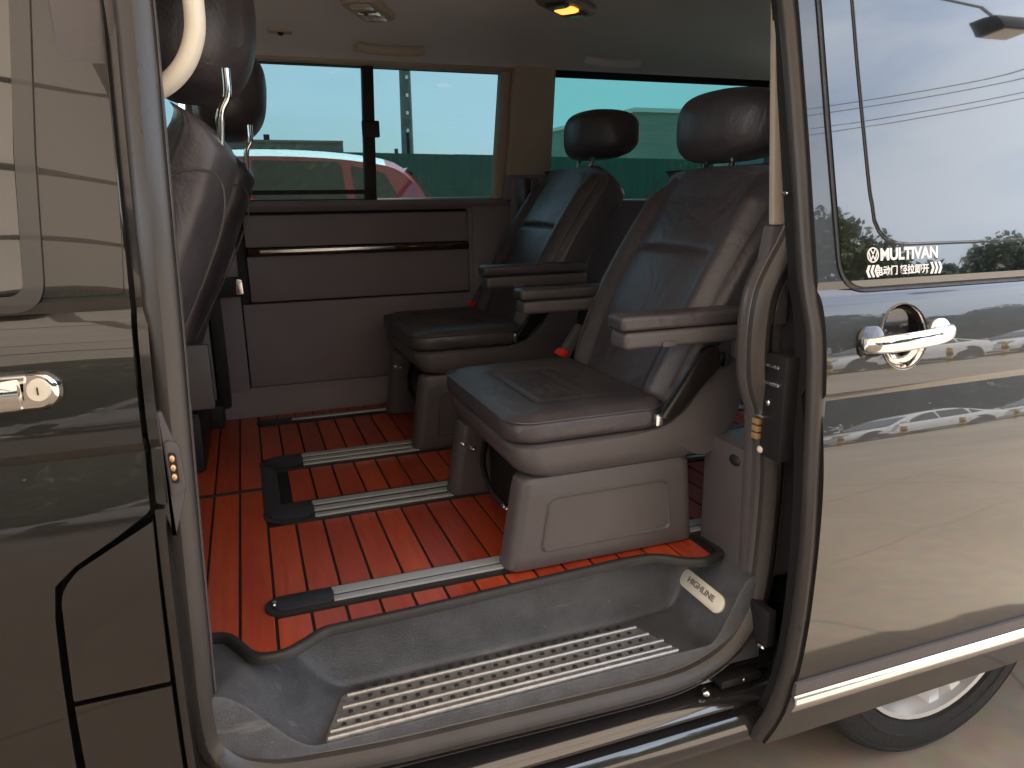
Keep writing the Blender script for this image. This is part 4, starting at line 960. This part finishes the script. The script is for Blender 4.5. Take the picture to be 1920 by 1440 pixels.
# ================================================================== CARS
PRED = mat('red_car_paint', (.42, .012, .02), .3, coat=1, coat_ior=2.0)
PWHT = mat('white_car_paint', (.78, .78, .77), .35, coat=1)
def car(name, label, paint, loc, rz, hatch=False, group=None, z=0):
    c = empty(name, (0, 0, 0), label, 'car', group)
    L_, W_, H_ = (4.0, 1.7, 1.47) if hatch else (4.6, 1.8, 1.46)
    if hatch:
        body = [(0, .30, .55), (.05, .25, .68), (.4, .22, .80), (1.0, .2, .90), (1.9, .2, .93), (3.0, .2, .95), (3.7, .2, .96), (3.95, .24, .92), (4.0, .32, .7)]
        gh_ = [(1.02, .90), (1.72, 1.38), (2.1, 1.455), (2.7, 1.47), (3.3, 1.43), (3.66, 1.33), (3.93, .98)]
    else:
        body = [(0, .30, .50), (.06, .24, .62), (.5, .20, .74), (1.25, .2, .86), (2.2, .2, .90), (3.4, .2, .94), (4.2, .2, .96), (4.52, .24, .90), (4.6, .34, .7)]
        gh_ = [(1.25, .86), (2.0, 1.32), (2.4, 1.43), (2.9, 1.46), (3.4, 1.41), (4.15, 1.08), (4.42, .97)]
    def wid(x): u = x/L_; return W_/2*(1-.16*abs(2*u-1)**4-.02)
    rings = []
    bp_ = cat([(a, b, c_) for a, b, c_ in body], 4)
    for p in bp_:
        x, zb, zt = p; hw = wid(x); e = .06
        rings.append([(x, s*hw*k, zz) for s, seq in ((-1, ((.80, zb), (.97, zb+.10), (1.0, (zb+zt)/2), (.985, zt-.12), (.93, zt-.03), (.78, zt))), (1, ((.78, zt), (.93, zt-.03), (.985, zt-.12), (1.0, (zb+zt)/2), (.97, zb+.10), (.80, zb)))) for k, zz in seq])
    bd = loft('body', rings, paint, c, angle=40)
    rings = []
    gg = cat([(a, b, 0) for a, b in gh_], 4)
    zb0 = .86
    for p in gg:
        x, zt = p.x, p.y; hw = wid(x)*.93; k = min(1, (zt-zb0)/.6); top = hw*(1-.24*k)
        rings.append([(x, s*q, zz) for s, seq in ((-1, ((hw, zb0-.04), (hw*.985, zb0+.02), (top+.04, zt-.07), (top*.9, zt-.012), (top*.5, zt))), (1, ((top*.5, zt), (top*.9, zt-.012), (top+.04, zt-.07), (hw*.985, zb0+.02), (hw, zb0-.04)))) for q, zz in seq])
    rf = loft('roof', rings, paint, c, angle=40)
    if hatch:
        rf.data.materials.append(PWHT)  # sky reflected in the red roof, painted in as white upper faces
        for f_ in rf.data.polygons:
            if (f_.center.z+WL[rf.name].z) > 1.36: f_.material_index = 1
    # side windows
    wins = ([[(1.45, .97), (2.35, .97), (2.35, 1.36), (1.98, 1.34)], [(2.42, .97), (3.15, .98), (3.12, 1.36), (2.42, 1.37)], [(3.22, 1.0), (3.60, 1.04), (3.48, 1.27), (3.20, 1.33)]] if hatch else
            [[(1.65, .94), (2.62, .95), (2.62, 1.35), (2.30, 1.32)], [(2.69, .95), (3.50, .97), (3.46, 1.31), (2.69, 1.36)], [(3.56, .98), (3.95, 1.0), (3.58, 1.24)]])
    for s in (-1, 1):
        for wpl in wins:
            def yy(x, z_): hw = wid(x)*.93; k = (z_-zb0)/.6; return s*(hw*(.985-.205*k)+.014)
            pol = rpoly(wpl, .03, 3); V = [(x, yy(x, z_), z_) for x, z_ in pol]; V += [(x, yy(x, z_)-s*.02, z_) for x, z_ in pol]; n = len(pol)
            mk('side_window', V, [list(range(n)), list(range(n, 2*n))]+[[i, (i+1) % n, n+(i+1) % n, n+i] for i in range(n)], PGLASS, c)
    # screens
    for (xa, za, xb, zb_) in ((gh_[0][0]+.10, .95, gh_[1][0]+.02, gh_[1][1]-.03), (gh_[-1][0]-.03, 1.02, gh_[-2][0]+.02, gh_[-2][1]-.04)):
        V = []
        sgn = -1 if xa < 2 else 1
        for (x, z_, k) in ((xa, za, .80), (xb, zb_, .66)):
            hw = wid(x)*k; V += [(x+sgn*.03, -hw, z_+.03), (x+sgn*.03, hw, z_+.03)]
        V = [V[0], V[1], V[3], V[2]]; V += [(a-sgn*.03, b, q-.03) for a, b, q in V]
        mk('windscreen', V, [[0, 1, 2, 3], [4, 5, 6, 7], [0, 1, 5, 4], [1, 2, 6, 5], [2, 3, 7, 6], [3, 0, 4, 7]], PGLASS, c)
    for x in (.82, L_-.85):
        for s in (-1, 1):
            ar = [(x+.37*math.cos(R(a)), .32+.37*math.sin(R(a))) for a in range(0, 181, 15)]+[(x-.37, .2), (x+.37, .2)]
            ext('wheel_arch', ar, 'y', s*(wid(x)*1.004), s*(wid(x)-.15), BLK, c)
            wheel(x, s*(wid(x)-.02), .32, .2, c, out=s, spokes=5, rim=.68)
    for s in (-1, 1):
        v, f = gellip((.22, s*wid(.2)*.78, .66), (.20, .14, .06), .8, 14, 8); mk('headlight', v, f, mat('headlight_glass', (.35, .36, .38), .1, coat=1), c)
        v, f = gellip((L_-.06, s*wid(L_)*.82, .84), (.06, .14, .07), .8, 14, 8); mk('tail_light', v, f, mat('tail_light_red', (.45, .02, .02), .15), c)
        v, f = gellip((1.55, s*(wid(1.5)+.06), 1.0), (.07, .10, .06), .8, 12, 8); mk('wing_mirror', v, f, paint, c)
    box('sill_trim', (.4, -W_/2*.9, .17), (L_-.4, W_/2*.9, .24), BLK, c)
    c.location = (*loc, z); c.rotation_euler.z = rz
    return c
# red hatchback beyond the van: nose to the left
car('hatchback_car', 'red hatchback with sky reflection painted white on its roof, parked beyond the far side windows', PRED, (-2.20, 5.9), 0, True, z=.33)
car('parked_car', 'white saloon standing behind yellow and black bollards, opposite the slid door', PWHT, (10.6, -11.2), 0, False, 'white cars parked across the lot')
car('parked_car', 'white saloon at the far end of the row across the lot', PWHT, (15.8, -11.4), 0, False, 'white cars parked across the lot')
car('parked_car', 'silver saloon parked across the lot under the trees', mat('silver_car_paint', (.5, .51, .52), .3, .3, coat=1), (-3.6, -11.5), 0, False, 'cars parked across the lot under the trees')
car('parked_car', 'white saloon parked beside the canopy post', PWHT, (-9.2, -11.2), 0, False, 'cars parked across the lot under the trees')

# ================================================================== BOLLARDS
YEL = mat('bollard_yellow', (.62, .40, .03), .5); 
def bollard(x, y, label):
    b = empty('bollard', (x, y, 0), label, 'bollard', 'yellow and black bollards in front of the cars')
    for k in range(5):
        z0 = .0+.14*k; r = .055
        rings = [[(x+r*math.cos(2*math.pi*i/14), y+r*math.sin(2*math.pi*i/14), z) for i in range(14)] for z in (z0, z0+.14)]
        loft('colour_band', rings, YEL if k % 2 == 0 else BLK, b)
    v, f = gellip((x, y, .70), (.06, .06, .05), 1, 14, 8); mk('bollard_cap', v, f, YEL, b)
    box('base_plate', (x-.11, y-.11, 0), (x+.11, y+.11, .02), YEL, b, .004)
BN = ['leftmost', 'second from left', 'third from left', 'fourth from left', 'fifth from left', 'sixth from left', 'seventh from left', 'rightmost']
for k in range(8): bollard(9.6+1.45*k, -9.3, '%s yellow and black bollard of the row, as mirrored in the van door' % BN[k])

# ================================================================== FENCE, BUILDING, POLE beyond
FG = mat('green_fence_sheet', (.030, .075, .050), .6, var=.2, vscale=2)
FGR = mat('grey_green_wall', (.17, .16, .13), .85, var=.2, vscale=1.5)
fe = empty('sheet_fence', (3, 13, .33), 'dark green corrugated sheet fence with posts along the back of the lot', 'fence')
FH = 2.30
x = -1.5; k = 0
while x < 9.9:
    x1 = min(x+1.12, 9.9); V = []; n = 12; h = FH+random.uniform(-.015, .015)
    for i in range(n+1):
        xx = x+(x1-x+.012)*i/n; yy = 13+(.02 if i % 2 else 0); V += [(xx, yy, .33), (xx, yy, .33+h-.30-.012*xx+.0)]
    V += [(a, b+.012, c_) for a, b, c_ in V]
    m_ = 2*(n+1); F = []
    for i in range(n):
        F += [[2*i, 2*i+2, 2*i+3, 2*i+1], [m_+2*i, m_+2*i+2, m_+2*i+3, m_+2*i+1]]
    mk('fence_sheet', V, F, FG, fe, smooth=False)
    if k % 2 == 0: box('fence_post', (x-.03, 13.05, .33), (x+.03, 13.11, .33+FH-.26), FG, fe)
    x += 1.12; k += 1
box('fence_post', (9.86, 12.94, .33), (9.98, 13.06, 2.42), BLK, fe)
bw = empty('yard_wall', (-5, 13.2, .33), 'low grey brown wall running left behind the red hatchback', 'wall')
box('wall_face', (-14, 13.1, .33), (2.0, 13.35, 2.46), FGR, bw); box('wall_coping', (-14, 13.06, 2.46), (2.0, 13.39, 2.50), FGR, bw)
box('roof_vent', (.62, 13.16, 2.50), (.72, 13.26, 2.60), BLK, bw)
gb = empty('far_building', (18, 19, .33), 'pale grey green building block with a light roof edge beyond the fence end', 'building')
BW = mat('building_render', (.30, .30, .25), .85, var=.12, vscale=.8)
box('wall', (10.6, 17.5, .33), (26, 24, 3.75), BW, gb)
ext('roof_edge', [(17.4, 3.72), (24.1, 3.72), (24.1, 3.83), (17.4, 3.83)], 'x', 10.5, 26.1, mat('roof_edge_white', (.75, .74, .68), .7), gb)
box('pilaster', (12.3, 17.42, .33), (12.6, 17.5, 3.72), BW, gb)
for k in range(4): box('window', (14+2.6*k, 17.47, 1.4), (15.2+2.6*k, 17.50, 2.7), PGLASS, gb)
up = empty('utility_pole', (4.3, 18, .33), 'grey concrete utility pole with pale marks rising behind the fence', 'pole')
CPOLE = mat('pole_concrete', (.13, .14, .13), .8, var=.3, vscale=3)
loft('pole_shaft', [[(4.25+r*math.cos(2*math.pi*i/16)+dx, 18+r*math.sin(2*math.pi*i/16), z) for i in range(16)] for z, r, dx in ((.33, .17, 0), (9.5, .115, .10))], CPOLE, up)
box('crossarm', (3.3, 17.9, 8.9), (5.4, 17.98, 9.02), CPOLE, up)
for k in range(9): box('pole_mark', (4.23+.011*k, 17.82+.003*k, 2.7+.42*k), (4.29+.011*k, 17.845+.004*k, 2.78+.42*k), WHITE, up)
WIRE = mat('cable_black', (.02, .02, .02), .6)
def wire(name, a, b, sag, r, label, group):
    a, b = Vector(a), Vector(b); pts = [a.lerp(b, i/24)-Vector((0, 0, sag*4*(i/24)*(1-i/24))) for i in range(25)]
    v, f = gtube(pts, r, 6); o = mk(name, v, f, WIRE); o['label'] = label; o['category'] = 'cable'; o['group'] = group; return o
wire('power_cable', (-16, 18, 8.3), (4.3, 18, 8.2), .5, .012, 'power cable running left from the concrete pole', 'cables on the concrete pole')
for k, (za, zb) in enumerate(((6.4, 5.0), (7.2, 5.6))):
    wire('power_cable', (4.3, 18, za), (30, 17, zb), .6, .020, ('lower' if k == 0 else 'upper')+' cable running right from the concrete pole over the building', 'cables on the concrete pole')
# slim post on the fence line
sp2 = box('antenna_post', (3.30, 13.6, .33), (3.36, 13.66, 2.72), BLK); sp2['label'] = 'short dark post standing just behind the fence, left of the utility pole'; sp2['category'] = 'post'
# cables on the reflected side
for k, (z0, z1, dy) in enumerate(((9.0, 7.4, 0), (8.7, 7.15, .2), (8.2, 6.8, .1), (7.9, 6.6, .3))):
    wire('overhead_cable', (2, -15+dy, z0-2.2), (34, -13+dy, z1+4.6), .5, .018, '%s of four overhead cables crossing above the white cars' % ['topmost', 'second from top', 'third from top', 'lowest'][k], 'overhead cables across the lot')

# ================================================================== TREES
def leafmat(nm, c): return mat(nm, c, .6, var=.45, vscale=1.2)
LM = [leafmat('leaf_olive', (.070, .080, .022)), leafmat('leaf_green', (.045, .075, .022)), leafmat('leaf_dark', (.030, .048, .020))]
BARK = mat('bark', (.12, .095, .07), .9, var=.3, vscale=8, bump=.5, bscale=20)
def crown_mesh(seed, n, h, rw, narrow):
    rnd = random.Random(seed); V = []; F = []
    cl = []
    for i in range(26 if not narrow else 18):
        a = rnd.uniform(0, 6.28); z = rnd.uniform(.25, .95) if not narrow else rnd.uniform(.12, .97)
        q = math.sin(math.pi*min(1, z*1.02))**.6; rr = rw*q*rnd.uniform(.25, .95)
        cl.append((rr*math.cos(a), rr*math.sin(a), h*z, rw*rnd.uniform(.28, .50)))
    for i in range(n):
        c = cl[rnd.randrange(len(cl))]; d = Vector((rnd.gauss(0, 1), rnd.gauss(0, 1), rnd.gauss(0, .8))).normalized()*c[3]*rnd.uniform(.5, 1.05)
        p = Vector(c[:3])+d; s = rnd.uniform(.08, .19); u = Vector((rnd.uniform(-1, 1), rnd.uniform(-1, 1), rnd.uniform(-1, 1))).normalized(); w_ = u.orthogonal().normalized()
        k = len(V); V += [p-u*s, p+w_*s*.55, p+u*s, p-w_*s*.55]; F.append([k, k+1, k+2, k+3])
    return V, F
protos = []
def tree(x, y, h, rw, mt, label, seed, narrow=False, group='trees behind the parked cars'):
    t = empty('tree', (x, y, 0), label, 'tree', group)
    V, F = crown_mesh(seed, 7500, h, rw, narrow)
    mk('crown', [(v[0]+x, v[1]+y, v[2]) for v in V], F, mt, t, smooth=False)
    rings = [[(x+r*math.cos(2*math.pi*i/10)+.1*math.sin(z), y+r*math.sin(2*math.pi*i/10), z) for i in range(10)] for z, r in ((0, .17), (h*.3, .13), (h*.6, .08), (h*.85, .03))]
    parts = [gloft(rings)]
    rnd = random.Random(seed)
    for k in range(5):
        a = rnd.uniform(0, 6.28); z = h*rnd.uniform(.3, .55); parts.append(gtube([(x, y, z), (x+rw*.5*math.cos(a), y+rw*.5*math.sin(a), z+h*.18)], .04, 6))
    v, f = joinm(parts); mk('trunk', v, f, BARK, t)
    return t
spec = [(7, -19, 4.6, 2.0, 0), (10.5, -17, 3.9, 2.1, 1), (14, -18.5, 5.6, 2.3, 1), (18, -18, 5.9, 2.4, 0), (21.5, -19, 5.0, 2.2, 1), (25, -18, 4.6, 2.2, 2), (29.5, -20, 5.2, 2.4, 1), (34, -20, 4.6, 2.3, 0), (39, -21, 5.2, 2.6, 1), (3.5, -18, 4.4, 2.1, 2)]
wd_ = ['olive', 'green', 'dark green']
names = ['leftmost bushy tree', 'low round tree', 'tall bushy tree', 'tallest spreading tree', 'round tree', 'low wide tree', 'loose crowned tree', 'squat tree', 'farthest broad tree', 'bushy tree near the canopy']
for k, (x, y, h, rw, mi) in enumerate(spec):
    tree(x, y, h, rw, LM[mi], '%s with %s leaves behind the cars parked across the lot' % (names[k], wd_[mi]), 20+k)
for k, (x, y, h) in enumerate(((16.1, -14.6, 3.9), (19.6, -15.0, 3.6), (23.3, -15.2, 4.0), (27.0, -15.3, 3.7))):
    tree(x, y, h, .75, LM[2], '%s slim upright tree in the spaced row before the bushy trees' % ['first', 'second', 'third', 'fourth'][k], 60+k, True, 'slim upright trees in a row')
for k, (x, y, h) in enumerate(((-2.5, -15.5, 4.6), (-5.0, -16.5, 5.2), (-8.0, -15.5, 4.8), (-11.5, -16.5, 5.4), (.8, -16.5, 4.6))):
    tree(x, y, h, 2.2, LM[2 if k % 2 else 1], ['bushy tree straight behind the silver saloon', 'second tree left of the silver saloon, tall crown', 'tree above the white saloon by the canopy post', 'tree at the far left end behind the canopy', 'tree right of the silver saloon'][k], 80+k, False, 'trees beyond the canopy')
hd = []
rnd = random.Random(3); V = []; F = []
for i in range(16000):
    p = Vector((rnd.uniform(-20, 45), rnd.uniform(-16.6, -15.6), rnd.uniform(.05, 1.35+.3*math.sin(i)))); s = rnd.uniform(.06, .14)
    u = Vector((rnd.uniform(-1, 1), rnd.uniform(-1, 1), rnd.uniform(-1, 1))).normalized(); w_ = u.orthogonal().normalized(); k = len(V)
    V += [p-u*s, p+w_*s*.6, p+u*s, p-w_*s*.6]; F.append([k, k+1, k+2, k+3])
h_ = mk('hedge', V, F, LM[2], smooth=False, kind='stuff'); h_['label'] = 'dense green hedge along the far edge of the lot behind the cars'; h_['category'] = 'hedge'
box_h = box('hedge_core', (-20, -16.4, 0), (45, -15.9, 1.2), LM[2], h_)

# ================================================================== CANOPY over the parking bays
cn = empty('parking_canopy', (-3, -4, 0), 'beige fabric parking canopy on steel posts standing over the van', 'canopy')
FAB = bpy.data.materials.new('canopy_fabric'); FAB.use_nodes = True; n = FAB.node_tree.nodes; l = FAB.node_tree.links; n.clear()
o_ = n.new('ShaderNodeOutputMaterial'); d1 = n.new('ShaderNodeBsdfDiffuse'); d1.inputs[0].default_value = (.46, .37, .27, 1); d2 = n.new('ShaderNodeBsdfTranslucent'); d2.inputs[0].default_value = (.56, .47, .38, 1)
xx = n.new('ShaderNodeMixShader'); xx.inputs[0].default_value = .34; l.new(d1.outputs[0], xx.inputs[1]); l.new(d2.outputs[0], xx.inputs[2]); l.new(xx.outputs[0], o_.inputs[0])
CX0, CX1, CY0, CY1 = -11.0, 3.1, -10.4, 3.4
def cz(x, y): 
    t = (y-CY0)/(CY1-CY0); return 3.05+.55*math.sin(math.pi*min(1, t*.9+.1))+.26*math.sin(math.pi*((x+8.6) % 4.0)/4.0)
nx, ny = 40, 84; V = []; F = []
for i in range(nx+1):
    for j in range(ny+1):
        x = CX0+(CX1-CX0)*i/nx; y = CY0+(CY1-CY0)*j/ny; V.append((x, y, cz(x, y)-.05*math.sin(math.pi*((x-CX0) % 3.0)/3.0)-.13*math.sin(math.pi*((y-CY0) % 1.97)/1.97)))
for i in range(nx):
    for j in range(ny): a = i*(ny+1)+j; F.append([a, a+1, a+ny+2, a+ny+1])
mem = mk('membrane', V, F, FAB, cn, angle=60)
STL = mat('canopy_steel', (.16, .14, .12), .55)
y = CY0
while y <= CY1+.01:
    pts = [(CX0+(CX1-CX0)*i/56, y, cz(CX0+(CX1-CX0)*i/56, y)-.045) for i in range(57)]
    tube('purlin', pts, .030, STL, cn, 8); y += 1.97
for x in (-8.6, -4.6, -.6, 3.05):
    pts = [(x, CY0+(CY1-CY0)*i/16, cz(x, CY0+(CY1-CY0)*i/16)-.16) for i in range(17)]
    tube('rafter', pts, .05, STL, cn, 8)
for x in (-8.6, -4.6):
    tube('post', [(x, -7.2, 0), (x, -7.2, 3.35)], .07, STL, cn, 12); tube('brace', [(x, -7.2, 2.0), (x, -4.6, 3.45)], .035, STL, cn, 8); tube('brace', [(x, -7.2, 2.0), (x, -9.4, 3.1)], .035, STL, cn, 8)
    tube('post', [(x, 3.0, 0), (x, 3.0, 3.0)], .07, STL, cn, 12)
# floodlight hanging at the canopy edge
fl = empty('floodlight', (4.32, -1.90, 3.0), 'small square dark floodlight on an arm reaching out from the canopy edge', 'lamp')
box('lamp_housing', (4.20, -2.02, 2.92), (4.44, -1.82, 3.06), BLK, fl, .012)
box('lamp_glass', (4.22, -2.00, 2.908), (4.42, -1.84, 2.922), LAMPG, fl)
tube('lamp_arm', [(4.32, -1.92, 3.05), (4.28, -1.92, 3.22), (3.05, -1.92, 3.50)], .016, STL, fl)
